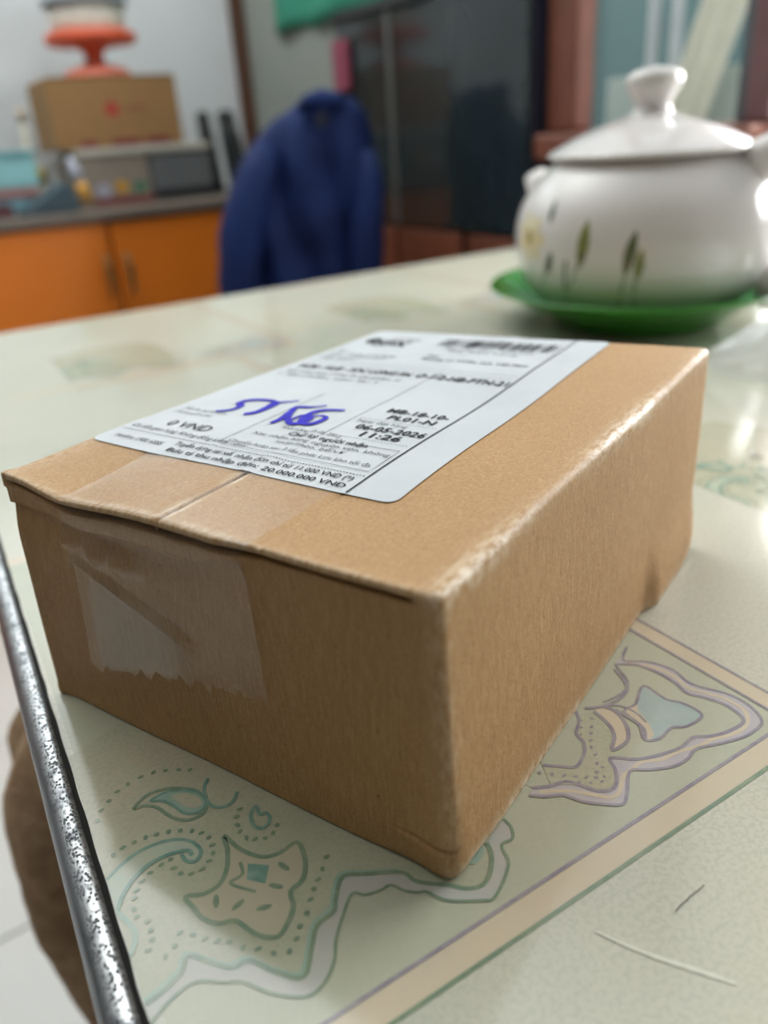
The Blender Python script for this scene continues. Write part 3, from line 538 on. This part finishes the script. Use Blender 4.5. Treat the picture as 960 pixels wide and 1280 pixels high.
# ------------------------------------------------------------------ the parcel (its own frame: x away along the right face, y to the left, z up)
D, W, H = .1765, .131, .0702
RZ = math.radians(24.2068)
par = empty('parcel', (0, 0, TZ+.0003), RZ, label='taped brown cardboard parcel with a white shipping label in the foreground', cat='parcel')
CO = {(0, 0, 0): (-.0004, -.0008, 0), (0, 1, 0): (-.0004, .1326, 0), (1, 0, 0): (.1700, -.0028, 0), (1, 1, 0): (.1755, .1305, 0),
      (0, 0, 1): (-.0003, .0003, .0702), (0, 1, 1): (.0012, .1322, .0704), (1, 0, 1): (.1786, -.0014, .0702), (1, 1, 1): (.1765, .1315, .0672)}
def sstep(a, b, x): t = max(0., min(1., (x-a)/(b-a))); return t*t*(3-2*t)
def warp(x, y, z):
    a, b, c = x/D, y/W, z/H; p = Vector((0, 0, 0))
    for (i, j, k), q in CO.items(): p += Vector(q)*((a if i else 1-a)*(b if j else 1-b)*(c if k else 1-c))
    # far end of the right-hand foot is crushed outward
    g = .75*sstep(.123, .131, x)*(1-sstep(.165, .178, x)*.5)*(1-sstep(.004, .024, z))*(1-sstep(.0, .03, y)); p.y -= .0036*g
    # crushed corner lifts at the far bottom
    p.z += .0035*sstep(.155, .178, x)*(1-sstep(.0, .03, y))*(1-sstep(.0, .02, z))
    # slack lid edge above the tape
    d = math.exp(-((y-.106)/.02)**2)*(1-sstep(.002, .04, x))*sstep(.04, .066, z); p.z -= .0021*d
    nz = noise.noise(Vector((x*22, y*22, z*22))); n2 = noise.noise(Vector((x*22+9, y*22+4, z*22)))
    p += Vector((nz*.00055, n2*.00055, 0 if z < .004 else nz*.00045))
    ar = math.exp(-((x-.09)/.07)**2)*math.exp(-((z-.036)/.022)**2)
    if y < .03: p.y -= .0006*ar*(1-y/.03)
    return p
def fold_z(y): return .0655-.0042*sstep(.131, .09, y)+.0030*sstep(.07, .045, y)+.0006*math.sin(y*160)
def detail(x, y, z, nx, nz):
    """relief of the card on the grid: lid edge over the front panel, centre seam, tucked flap"""
    dx = dz = 0.0; groove_dark = 0.0
    if nx < -.5 or (x < .004 and nz < .9):
        fr = 1-sstep(.001, .004, x)
        gy = sstep(.004, .012, y)*(1-sstep(.1235, .1300, y))
        inset = .0009*(1-sstep(.0684, .0688, z)); dx += inset*fr*gy
        wob = .00045*noise.noise(Vector((y*160, 3, 0)))+.0003*noise.noise(Vector((y*420, 7, 0))); lo_ = .0672-.0008*sstep(.035, .055, y)*(1-sstep(.10, .12, y))+wob
        g = sstep(lo_-.0002, lo_+.0003, z)*(1-sstep(.0683, .0687, z)); dx += .0042*g*fr*gy; groove_dark = max(groove_dark, g*fr*gy)
        fz = fold_z(y); k = sstep(fz-.0004, fz+.0004, z)*sstep(.042, .055, y)*(1-sstep(.104, .124, y)); dx -= .0016*k*fr*(1-g)
        bel = sstep(.0, .02, fz-z)*0; dx += bel
        if z < .062: dx += .0012*math.exp(-((z-fz+.004)/.006)**2)*sstep(.05, .08, y)*fr
        # a crumpled score near the front bottom corner
        dx += .0010*math.exp(-((z-.0085-.02*(y-.005))/.0007)**2)*(1-sstep(.010, .017, y))*fr
    if nz > .5:
        ys = .0697+.0003*math.sin(x*90); g = 1-sstep(.00025, .00075, abs(y-ys)); dz -= .0022*g; groove_dark = max(groove_dark, g*.9)
        dz -= .00022*math.exp(-((y-.0413)/.0009)**2); dz -= .00035*math.exp(-((y-.1043)/.002)**2)
        dz += .00012*math.exp(-((y-ys)/.004)**2)*(1-g)
    return dx, dz, groove_dark
def lines(L, extra, fine, step, r):
    s = set([0, L]); s |= {r*k for k in (.12, .3, .5, .75, 1)} | {L-r*k for k in (.12, .3, .5, .75, 1)}
    n = int(L/step); s |= {r+(L-2*r)*i/n for i in range(n+1)}
    for a, b in extra: k = max(1, int((b-a)/fine)); s |= {a+(b-a)*i/k for i in range(k+1)}
    o = sorted(s); out = [o[0]]
    for q in o[1:]:
        if q-out[-1] > 6e-5: out.append(q)
    out[-1] = L; return out
R0 = .0021
xs = lines(D, [], .001, .0028, R0); ys = lines(W, [(.0685, .0712), (.0395, .043)], .00022, .0021, R0); zs = lines(H, [(.0655, .0695), (.0595, .0655), (.007, .0105)], .00026, .0022, R0)
vid = {}; V = []; N0 = []
def vert(x, y, z):
    k = (round(x, 7), round(y, 7), round(z, 7))
    if k in vid: return vid[k]
    r = R0*(1+.9*sstep(.03, .004, max(x, y, z))) if not (x < .004 and z > H-.004) else R0*(1-.66*sstep(.0, .008, y))
    if z < .004: r *= .55+.45*sstep(.03, .006, max(x, y))
    q = Vector((min(max(x, r), D-r), min(max(y, r), W-r), min(max(z, r*.7), H-r))); d = Vector((x, y, z))-q
    if d.length > 1e-9:
        nn = Vector((d.x, d.y, d.z)); m_ = max(abs(nn.x), abs(nn.y), abs(nn.z))
        # cube-to-sphere on the rounded rim
        nn = nn.normalized(); p = q+nn*min(r, m_/max(abs(nn.x), abs(nn.y), abs(nn.z)) if False else r)
    else: p = Vector((x, y, z)); nn = Vector((0, 0, 1))
    vid[k] = len(V); V.append(p); N0.append(nn); return vid[k]
Fs = []
def sheet(A, B, mkv, flip):
    for i in range(len(A)-1):
        for j in range(len(B)-1):
            q = (mkv(A[i], B[j]), mkv(A[i+1], B[j]), mkv(A[i+1], B[j+1]), mkv(A[i], B[j+1]))
            Fs.append((q[::-1] if flip else q))
sheet(xs, ys, lambda a, b: vert(a, b, H), False); sheet(xs, ys, lambda a, b: vert(a, b, 0), True)
sheet(xs, zs, lambda a, b: vert(a, 0, b), False); sheet(xs, zs, lambda a, b: vert(a, W, b), True)
sheet(ys, zs, lambda a, b: vert(0, a, b), True); sheet(ys, zs, lambda a, b: vert(D, a, b), False)
P = []; groove_dark = []; wear_sheen = []
for p, nn in zip(V, N0):
    dx, dz, c = detail(p.x, p.y, p.z, nn.x, nn.z)
    q = warp(p.x+dx, p.y, p.z+dz); P.append(q); groove_dark.append(c)
    e = 0.0; x, y, z = p
    ed1 = math.exp(-(((y)**2+(z-H)**2)**.5/.0030)**2)*(.55+.45*math.sin(x*70+1)); e = max(e, ed1*1.15)
    e = max(e, .9*math.exp(-((y**2+z**2)**.5/.0028)**2)*(1 if x < .07 else .4)); e = max(e, .35*math.exp(-((x**2+y**2)**.5/.0028)**2))
    e = max(e, .55*math.exp(-(((x-D)**2+y**2)**.5/.003)**2)); e = max(e, .4*math.exp(-(((x)**2+(z-H)**2)**.5/.0014)**2)*(1-c))
    e = max(e, .8*math.exp(-((abs(y-.0697)-.0012)/.0007)**2)*(nn.z > .7)*(.5+.5*math.sin(x*300))*(x < .03)); e = max(e, .5*math.exp(-((W-y)**2+(z-H)**2)**.5/.004))
    wear_sheen.append(min(1, e))
bmv = bmesh.new(); bv = [bmv.verts.new(p) for p in P]
for q in Fs:
    try: bmv.faces.new([bv[i] for i in q])
    except ValueError: pass
bmv.normal_update(); VN = [v_.normal.copy() for v_ in bmv.verts]; bmv.free()
groups = {k: [] for k in ('front_panel', 'side_panel', 'lid_flap', 'lid_flap.001', 'carton_body')}
for q in Fs:
    c = sum((V[i] for i in q), Vector())/4
    if c.z > .0688 and c.y > .0024 or c.z > H-.0006:
        groups['lid_flap' if c.y < .0697 else 'lid_flap.001'].append(q)
    elif c.x < .0007 and c.y > .0008: groups['front_panel'].append(q)
    elif c.y < .0020 and c.x < D-.001: groups['side_panel'].append(q)
    else: groups['carton_body'].append(q)
for nm, fsx in groups.items():
    used = sorted({i for q in fsx for i in q}); ix = {o: k for k, o in enumerate(used)}
    o = mk(nm.split('.')[0], [P[i] for i in used], [tuple(ix[i] for i in q) for q in fsx], M_kraft, par, True, True)
    o.data.normals_split_custom_set_from_vertices([tuple(VN[i]) for i in used])
    for an, arr in (('wear_sheen', wear_sheen), ('groove_dark', groove_dark)):
        a = o.data.attributes.new(an, 'FLOAT', 'POINT'); a.data.foreach_set('value', [arr[i] for i in used])
def topz(x, y, h): return warp(x, y, H)+Vector((0, 0, h))
# ---- packing tape: one strip over the seam and down the front, wrinkled
v = []; loose_haze = []; cols = 46; rows_t = 26; rows_f = 60
def wr(s, t): return .00012*noise.noise(Vector((s*18, t*9, 0)))+.00030*max(0, noise.noise(Vector((s*9+3, t*26, 5))))**1.0
for i in range(rows_t):
    x = .030-i*(.0307/(rows_t-1))
    for j in range(cols):
        y = .0436+j*(.0610/(cols-1)); p = topz(max(x, 0.0), y, .00022+.0003*math.exp(-((y-.0697)/.004)**2)+wr(y*40, x*40)*.6); p.x += min(x, 0)-(.0006 if x < .001 else 0); v.append(p); loose_haze.append(.05)
for i in range(1, rows_f):
    for j in range(cols):
        k = j/(cols-1); y = .0455+j*(.0600/(cols-1))+.004*(i/rows_f)*(k)
        bot = .0285-.0135*k**1.3; jag = (.0022*abs(math.sin(j*1.9+math.sin(j*.7)))+.0010*math.sin(j*1.3))*max(0, (i-rows_f+5)/4)
        z = .0685-(i/(rows_f-1))*(.0685-bot)+jag
        lift = .0034*math.exp(-((z-(.0585-.010*(1-k)))/.0035)**2)*sstep(.5, .75, k)*(.6+.4*math.sin(k*40))
        lift += .0018*math.exp(-((z-(.0520-.018*(1-k)*1.2))/.0013)**2)*sstep(.25, .5, k)
        slack = .0010*math.exp(-((z-.0660)/.003)**2)
        loose_haze.append(.08+.92*sstep(.35, .52, k)*(1-sstep(.90, .96, k))*sstep(bot+.0005, bot+.003, z)*(1-sstep(.042, .046+.006*k, z))+.5*sstep(.5, .6, k)*math.exp(-((z-.0525)/.002)**2)); p = warp(0, y, z); p.x -= .0004+lift+slack+max(0, wr(k*3, z*60))*1.4; v.append(p)
R = rows_t+rows_f-1
f = [(i*cols+j, i*cols+j+1, (i+1)*cols+j+1, (i+1)*cols+j) for i in range(R-1) for j in range(cols-1)]
tp = mk('packing_tape', v, f, M_tape, par, True, True); lo = tp.data.attributes.new('loose_haze', 'FLOAT', 'POINT'); lo.data.foreach_set('value', loose_haze); tp['label'] = 'clear wrinkled packing tape over the lid seam'
# ---- address label
def LP(u, vv, h=0.):
    """label millimetres (u across, v up the label) to the parcel top"""
    s = 1-.047*vv/149; x = .028+(vv-.9+.9*(u/101))/1000*.985; y = .1288-u*s/1000
    cr = .00035*math.exp(-((u-(57+(.0 if vv < 60 else -.12*(vv-60)*0)-.06*(vv-45)*(vv > 45)*(-1)*0))/1.1)**2)*(.4+.6*noise.noise(Vector((vv*.08, 0, 2)))**2*4)
    cr += .00022*math.exp(-((u-(38+.03*vv))/.9)**2)*(.5+.5*math.sin(vv*.21))
    cr += .00030*math.exp(-((y-.0697)/.0025)**2)
    return topz(x, y, .00030+cr+h)
v = []; us = [0, .25, .6, 1.2, 2.2]+[3.2+i*(94.6/110) for i in range(111)]+[98.8, 99.8, 100.4, 100.75, 101]; vs_ = [0, .25, .6, 1.2, 2.2]+[3.2+i*(142.6/120) for i in range(121)]+[146.8, 147.8, 148.4, 148.75, 149]
def inside(u, q):
    r = 3.0; cu = min(max(u, r), 101-r); cv = min(max(q, r), 149-r); du, dv = u-cu, q-cv; d = math.hypot(du, dv)
    if d > r and du and dv: return cu+du/d*r, cv+dv/d*r
    return u, q
for q in vs_:
    for u in us: a, b = inside(u, q); v.append(LP(a, b))
nu = len(us); f = [(j*nu+i, j*nu+i+1, (j+1)*nu+i+1, (j+1)*nu+i) for j in range(len(vs_)-1) for i in range(nu-1)]
t = NT('thermal_label_paper'); t.col(t.ramp(t.noise(40, 3), [(.3, lin('#c4c8cc')), (.7, lin('#ced2d5'))])); t.set(.5, 0, .35)
t.bump(t.math('ADD', t.noise(60, 3), t.math('MULTIPLY', t.noise(1, 2, .5, t.map((30, 260, 30))), .6)), .22, .0012)
lb = mk('address_label', v, f, t.m, par, True, True); lb['label'] = 'white paper shipping label'
M_prt = plain('black_thermal_print', '#222326', .6, spec=.15, var=.25, sc=400); M_gry = plain('faded_thermal_print', '#606266', .6, spec=.15, var=.2, sc=400)
M_pen = NT('blue_marker_ink'); M_pen.col(M_pen.ramp(M_pen.noise(300, 3), [(.3, lin('#2a22a8')), (.7, lin('#3c35c4'))])); M_pen.set(.6, 0, .15); M_pen = M_pen.m
PH = .00022
def text(body, u0, u1, vb, h, mat=None, bold=0.0, name='printed_text', tilt=0.0):
    cu = bpy.data.curves.new('t', 'FONT'); cu.body = body; cu.size = 1; cu.resolution_u = 2; cu.offset = bold
    o = bpy.data.objects.new('t', cu); C.objects.link(o); bpy.context.view_layer.update()
    dg = bpy.context.evaluated_depsgraph_get(); me = bpy.data.meshes.new_from_object(o.evaluated_get(dg), depsgraph=dg)
    bpy.data.objects.remove(o); bpy.data.curves.remove(cu)
    X0 = min(q.co.x for q in me.vertices); X1 = max(q.co.x for q in me.vertices); sx = (u1-u0)/(X1-X0); sy = h/.73
    vs = []
    for q in me.vertices:
        u = u0+(q.co.x-X0)*sx; vs.append(LP(u, vb+q.co.y*sy+tilt*(u-u0), PH))
    fs = [tuple(p.vertices) for p in me.polygons]; bpy.data.meshes.remove(me)
    o = mk(name, vs, fs, mat or M_prt, lb, False, True); return o
def strip(pts, wmm, mat, name, closed=False, h=0.0):
    vs, fs = ribbon(pts, wmm, closed); return mk(name, [LP(p[0], p[1], PH+h) for p in vs], fs, mat, lb, False, True)
def seg(a, b, n=30): return [(a[0]+(b[0]-a[0])*i/n, a[1]+(b[1]-a[1])*i/n) for i in range(n+1)]
def dashes(a, b, n, wmm, mat):
    vs = []; fs = []
    for i in range(n):
        p = (a[0]+(b[0]-a[0])*i/n, a[1]+(b[1]-a[1])*i/n); q = (a[0]+(b[0]-a[0])*(i+.6)/n, a[1]+(b[1]-a[1])*(i+.6)/n)
        r_, g = ribbon([p, q], wmm); n0 = len(vs); vs += r_; fs += [tuple(k+n0 for k in t_) for t_ in g]
    return mk('dashed_line', [LP(p[0], p[1], PH) for p in vs], fs, mat, lb, False, True)
strip(seg((88.2, .3), (88.2, 148), 80), .45, M_prt, 'border_line')
# barcode
rb = random.Random(5); u = 39.0; bvv = []; bf = []
while u < 86:
    bw = rb.choice((.35, .35, .7, 1.05)); n0 = len(bvv)
    bvv += [LP(a, b, PH) for b in (129.5, 133, 136.5, 140) for a in (u, min(u+bw, 86.4))]; bf += [(n0+2*k, n0+2*k+1, n0+2*k+3, n0+2*k+2) for k in range(3)]; u += bw+rb.choice((.35, .35, .7, 1.05, 1.4))
mk('barcode', bvv, bf, M_prt, lb, False, True)
text('SPX', 12, 27, 124.5, 8, M_prt, .02, 'logo_text'); vs, fs = fill([(9+3.0*math.cos(a*.4488), 131+4*math.sin(a*.4488)) for a in range(14)])
mk('logo_mark', [LP(p[0], p[1], PH) for p in vs], fs, M_prt, lb, False, True); text('EXPRESS', 16, 28, 134, 3, M_gry, 0, 'logo_text')
text('Mã vận đơn: SPXVN', 44, 80, 125.4, 2.2, M_gry); text('Mã đơn hàng', 48, 76, 121.6, 2.0, M_gry)
text('Từ:', 4, 8, 113, 2.4); text('Kho hàng, phường', 4, 33, 108.8, 2.1, M_gry); text('quận, thành phố', 4, 31, 105, 2.1, M_gry); text('Việt Nam', 4, 20, 101, 2.1, M_gry)
text('Đến:', 44, 49, 113.2, 2.4); text('Đường, xã, huyện, tỉnh, Việt Nam', 44, 85, 109, 2.5, M_prt, .01)
text('HCM - HUB - SOC LONG PN', 5, 52, 87.5, 4.2, M_prt, .02); text('O-1/2-HB-PTN-21', 54, 87, 87.5, 4.6, M_prt, .02)
text('Nội dung hàng (Tổng SL sản phẩm: 1)', 5, 52, 81.5, 2.4, M_gry); text('1. Sản phẩm, màu, SL: 1', 5, 46, 77, 2.2, M_gry); dashes((3, 98), (87, 98), 60, .25, M_gry); dashes((3, 94.5), (86, 94.5), 60, .25, M_gry)
strip(seg((37, 14), (37, 62)), .22, M_gry, 'border_line'); strip(seg((60.5, 28), (60.5, 95)), .2, M_gry, 'border_line')
text('MB-18-10-', 65.5, 85.5, 53.2, 3.6, M_prt, .02); text('PL01-N', 69, 84, 47.6, 3.6, M_prt, .02); dashes((62, 45.4), (87, 45.4), 26, .25, M_gry)
text('Ngày đặt hàng:', 62.5, 79, 42.6, 1.9, M_gry); text('06-05-2026', 65, 87, 37.2, 3.7, M_prt, .02); text('11:26', 70, 82.5, 32.2, 3.7, M_prt, .02); dashes((62, 30.2), (87, 30.2), 26, .25, M_gry)
text('Khối lượng tối đa: 250 g', 46, 66, 29.0, 1.9, M_gry); text('Chữ ký người nhận', 51, 77, 25.2, 2.5, M_prt, .015)
text('Xác nhận hàng nguyên vẹn, không', 41, 86, 22.0, 2.0, M_gry); text('móp/méo, bể/vỡ', 52, 74, 19.0, 2.0, M_gry)
strip([(38, 12.2), (60, 12.2), (86.6, 12.2), (86.6, 20), (86.6, 26.5), (70, 26.5)], .25, M_gry, 'border_line')
text('Chuyển hoàn sau 3 lần phát; Lưu kho tối đa', 39, 85, 14.6, 2.0, M_gry); text('5 ngày', 39, 47, 13.0, 1.5, M_gry)
text('Tiền thu người nhận:', 4, 22, 32, 2.1, M_gry); text('(đã bao gồm phí)', 4, 19, 28.4, 1.8, M_gry); text('0 VND', 11.5, 28, 17.5, 4.6, M_prt)
text('Chỉ dẫn giao hàng: Không đồng kiểm', 2.5, 40, 12.6, 2.4, M_prt); dashes((2, 10.3), (87.5, 9.6), 90, .35, M_prt)
text('Tuyển dụng tài xế, nhận đơn chỉ từ 11.000 VND (*)', 27, 85.5, 6.2, 2.3, M_prt, .01); text('Hotline 1900 6885', 5, 23.5, 4.4, 2.2, M_prt)
text('Bưu tá thu nhập đến: 20.000.000 VND', 28, 86, 2.2, 2.3, M_prt, .01)
HW = [[(16.3, 33.8), (19.0, 35.3), (20.5, 38.1), (19.9, 41.8), (17.5, 43.1), (17.8, 46.5), (20.7, 48.8), (25.5, 49.5), (29.1, 47.7), (30.0, 44.3), (30.2, 39.0), (29.5, 36.2), (27.3, 34.1)], [(27.0, 34.9), (29.3, 38.1), (29.2, 43.1), (28.4, 47.6), (30.6, 49.7), (34.4, 52.3)], [(40.7, 30.8), (40.9, 35.7), (39.7, 41.1), (38.1, 46.2), (41.9, 48.1), (45.7, 51.2)], [(40.4, 40.3), (43.5, 35.1), (47.0, 33.0), (48.9, 37.3), (47.5, 40.5), (44.5, 39.8), (44.4, 35.0)], [(53.7, 49.3), (48.8, 47.6), (46.2, 44.8), (46.3, 40.0), (48.3, 35.0), (51.7, 34.7), (53.0, 38.5), (52.4, 41.6), (49.1, 42.0), (47.9, 38.5)]]
for i, s in enumerate(HW):
    strip(smooth_line(s, 6), lambda k: .95+1.25*math.sin(math.pi*min(1, k*1.1+.05))**.7, M_pen, 'handwriting', h=.00006+.00002*i)

# ------------------------------------------------------------------ teapot on its green saucer
TX, TY = .421, .328
A0 = (TX, TY, TZ+.0003)
t = NT('green_glaze'); t.col(t.ramp(t.noise(12, 3), [(.3, lin('#2f7a22')), (.7, lin('#3f8f2c'))])); t.set(.12, 0, .5); M_green = t.m
sc = MB().lathe(A0, [(.056, 0), (.061, .0), (.064, .004), (.078, .0125), (.094, .0205), (.108, .0272), (.1122, .0292), (.1112, .0304), (.107, .0290), (.094, .0228), (.079, .0148), (.065, .0078), (.058, .0062), (0, .0060)], 72).build('saucer', M_green, None)
tag(sc, 'glossy green wide-rimmed saucer under the white teapot', 'saucer')
t = NT('white_porcelain'); t.col(t.ramp(t.noise(8, 2), [(.3, lin('#d9d4d1')), (.7, lin('#e0dbd8'))])); t.set(.13, 0, .5); M_por = t.m
tp_ = empty('teapot', (TX, TY, TZ+.0072), label='white porcelain teapot with painted green buds, on the green saucer', cat='teapot')
PROF = [(.050, .0072), (.056, .0075), (.0625, .0105), (.074, .0195), (.083, .0285), (.0885, .0380), (.0918, .0500), (.0928, .0620), (.0920, .0740), (.0885, .0860), (.0825, .0960), (.0750, .1045), (.0680, .1110), (.0645, .1140), (.062, .1150)]
def rz(z):
    for (a, b), (c, d) in zip(PROF, PROF[1:]):
        if z <= d: return a+(c-a)*(z-b)/(d-b)
    return PROF[-1][0]
sm = smooth_line(PROF, 3)
MB().lathe((TX, TY, TZ), sm, 80).build('pot_body', M_por, tp_)
lid = MB().lathe((TX, TY, TZ), smooth_line([(.060, .1152), (.0695, .1162), (.0708, .1180), (.0695, .1195), (.064, .1226), (.054, .1275), (.042, .1325), (.031, .1358), (.021, .1384), (.0145, .1415)], 3), 72).build('lid', M_por, tp_)
MB().lathe((TX, TY, TZ), smooth_line([(.0148, .1412), (.0126, .1440), (.0126, .1475), (.0152, .1525), (.0184, .1580), (.0189, .1625), (.0168, .1662), (.0120, .1688), (.006, .1699), (0, .1702)], 3), 40).build('lid_knob', M_por, lid)
fw = Vector((FWD.x, FWD.y, 0)).normalized(); rt = Vector((RIGHT.x, RIGHT.y, 0)).normalized()
hd = (rt*.80-fw*.60).normalized(); A = Vector((TX, TY, TZ))
hp = [(.066, .104), (.082, .1125), (.100, .1185), (.118, .117), (.131, .106), (.136, .088), (.132, .066), (.120, .047), (.104, .034), (.084, .027)]
hp = smooth_line(hp, 3)
MB().tube([A+hd*a+Vector((0, 0, b)) for a, b in hp], [.0125-.004*math.sin(math.pi*i/(len(hp)-1)) for i in range(len(hp))], 20, 1.25, hd.cross(Vector((0, 0, 1)))).build('handle', M_por, tp_)
sd = (-rt*.52+fw*.85).normalized()
MB().tube([A+sd*a+Vector((0, 0, b)) for a, b in ((.075, .058), (.092, .068), (.105, .082), (.112, .094), (.117, .101))], [.022, .018, .014, .0105, .0095], 22).build('spout', M_por, tp_)
# painted flowers: flat colour wrapped on the glaze
cdir = Vector((cam_o.matrix_world.translation.x-TX, cam_o.matrix_world.translation.y-TY, 0)); th0 = math.atan2(cdir.y, cdir.x)
def on_pot(px, py, h=.0004):
    """decoration drawn in (mm right of the front meridian, mm above the table) on the pot's side"""
    z = py/1000; r = rz(z)+h; a = th0+px/1000/max(.05, rz(z)); return (TX+r*math.cos(a), TY+r*math.sin(a), TZ+z)
def deco(pts, mat, name, sub=2):
    q = smooth_line(pts, sub, True) if sub else pts; vs, fs = fill(q)
    b = bmesh.new(); bv_ = [b.verts.new((p[0], p[1], 0)) for p in vs]
    for t_ in fs:
        try: b.faces.new([bv_[i] for i in t_])
        except ValueError: pass
    bmesh.ops.subdivide_edges(b, edges=b.edges[:], cuts=2, use_grid_fill=True); b.verts.index_update()
    o = mk(name, [on_pot(v_.co.x, v_.co.y) for v_ in b.verts], [[v_.index for v_ in f_.verts] for f_ in b.faces], mat, tp_, True); b.free(); return o
def dline(pts, wmm, mat, name):
    vs, fs = ribbon(smooth_line(pts, 5), wmm); return mk(name, [on_pot(p[0], p[1], .0003) for p in vs], fs, mat, tp_, True)
D_ol = plain('olive_bud_glaze', '#8a8f55', .15, var=.3, sc=120); D_dk = plain('dark_leaf_glaze', '#55664a', .15, var=.3, sc=120); D_st = plain('grey_green_stem_glaze', '#8fa08a', .15, var=.2, sc=120)
D_cr = plain('cream_petal_glaze', '#e0d4ae', .15, var=.12, sc=60); D_ct = plain('olive_centre_glaze', '#a39a5e', .15, var=.3, sc=150); D_br = plain('brown_sepal_glaze', '#6b5a3c', .15, var=.3, sc=120)
D_gr = plain('pale_grass_glaze', '#8fb08c', .15, var=.2, sc=120)
def bud(x, z, w_, h_, lean, m1, m2=None):
    f_ = lambda a, b: (x+a*w_+lean*b*h_, z+b*h_)
    deco([f_(0, -.5), f_(-.42, -.2), f_(-.5, .1), f_(-.25, .38), f_(.05, .5), f_(.3, .25), f_(.45, -.1)], m1, 'painted_bud')
    if m2: deco([f_(-.05, -.52), f_(-.35, -.3), f_(-.2, -.15), f_(.05, -.25), f_(.3, -.12), f_(.3, -.35)], m2, 'painted_sepal')
bud(-38, 67, 9, 30, .16, D_ol, D_br); dline([(-42, 53), (-46, 42), (-50, 33), (-50, 18)], 1.6, D_st, 'painted_stem'); dline([(-51, 56), (-52, 40), (-50, 30)], 2.2, D_dk, 'painted_leaf')
bud(-7, 62, 8, 27, .2, D_dk, D_br); bud(-1, 54, 7, 21, .1, D_ol); dline([(-9, 49), (-12, 36), (-13, 18)], 1.6, D_st, 'painted_stem'); dline([(-3, 45), (-3, 32), (-2, 18)], 1.5, D_st, 'painted_stem')
bud(-65, 86, 5, 15, .25, D_dk); bud(-66, 53, 7, 16, .25, D_dk, D_br); dline([(-71, 46), (-74, 34), (-74, 18)], 1.8, D_st, 'painted_stem')
for a in range(7):
    q = a*.8976; cx, cz = -89+11*math.cos(q), 68+10*math.sin(q)
    deco([(cx+7.5*math.cos(t_)*math.cos(q)-4.8*math.sin(t_)*math.sin(q), cz+7.5*math.cos(t_)*math.sin(q)+4.8*math.sin(t_)*math.cos(q)) for t_ in [i*.6283 for i in range(10)]], D_cr, 'painted_petal', 0)
deco([(-89+5*math.cos(i*.6283), 68+6*math.sin(i*.6283)) for i in range(10)], D_ct, 'painted_flower_centre', 0)
for x, l_ in ((-98, 30), (-92, 24), (-86, 36), (-80, 22)): dline([(x-3, 14+l_), (x, 12+l_*.5), (x+3, 13)], 2.0, D_gr, 'painted_grass')

# ------------------------------------------------------------------ clear plastic bag at the right
v = []; nx_, ny_ = 46, 40
T0 = Vector((.343, .203, 0)); dv = Vector((.62, -.785, 0)).normalized(); nv = Vector((-dv.y, dv.x, 0))
for i in range(nx_):
    s = i/(nx_-1)
    for j in range(ny_):
        q = j/(ny_-1)*2-1
        wid = .006+.085*s**.8; b = T0+dv*(.15*s)+nv*(wid*q*.9-.012*s)
        hgt = (.012+.040*min(1, s*2.2))*(1-abs(q)**1.6)
        en = min(1, s*4)*(1-abs(q)**4)
        n_ = (noise.noise(Vector((s*6, q*3, 0)))*.010+(.35-abs(noise.noise(Vector((s*9+q*3, q*5-s*4, 4)))))*.016+(.3-abs(noise.noise(Vector((s*17, q*11, 9)))))*.006)*en
        v.append((b.x+n_*.4, b.y-n_*.3, TZ+.0010+max(0, hgt+n_*(1 if hgt > .001 else .15))))
f = [(i*ny_+j, (i+1)*ny_+j, (i+1)*ny_+j+1, i*ny_+j+1) for i in range(nx_-1) for j in range(ny_-1)]
bg_ = mk('plastic_bag', v, f, M_bag, None); tag(bg_, 'crumpled clear plastic bag on the table, right of the green saucer', 'bag')
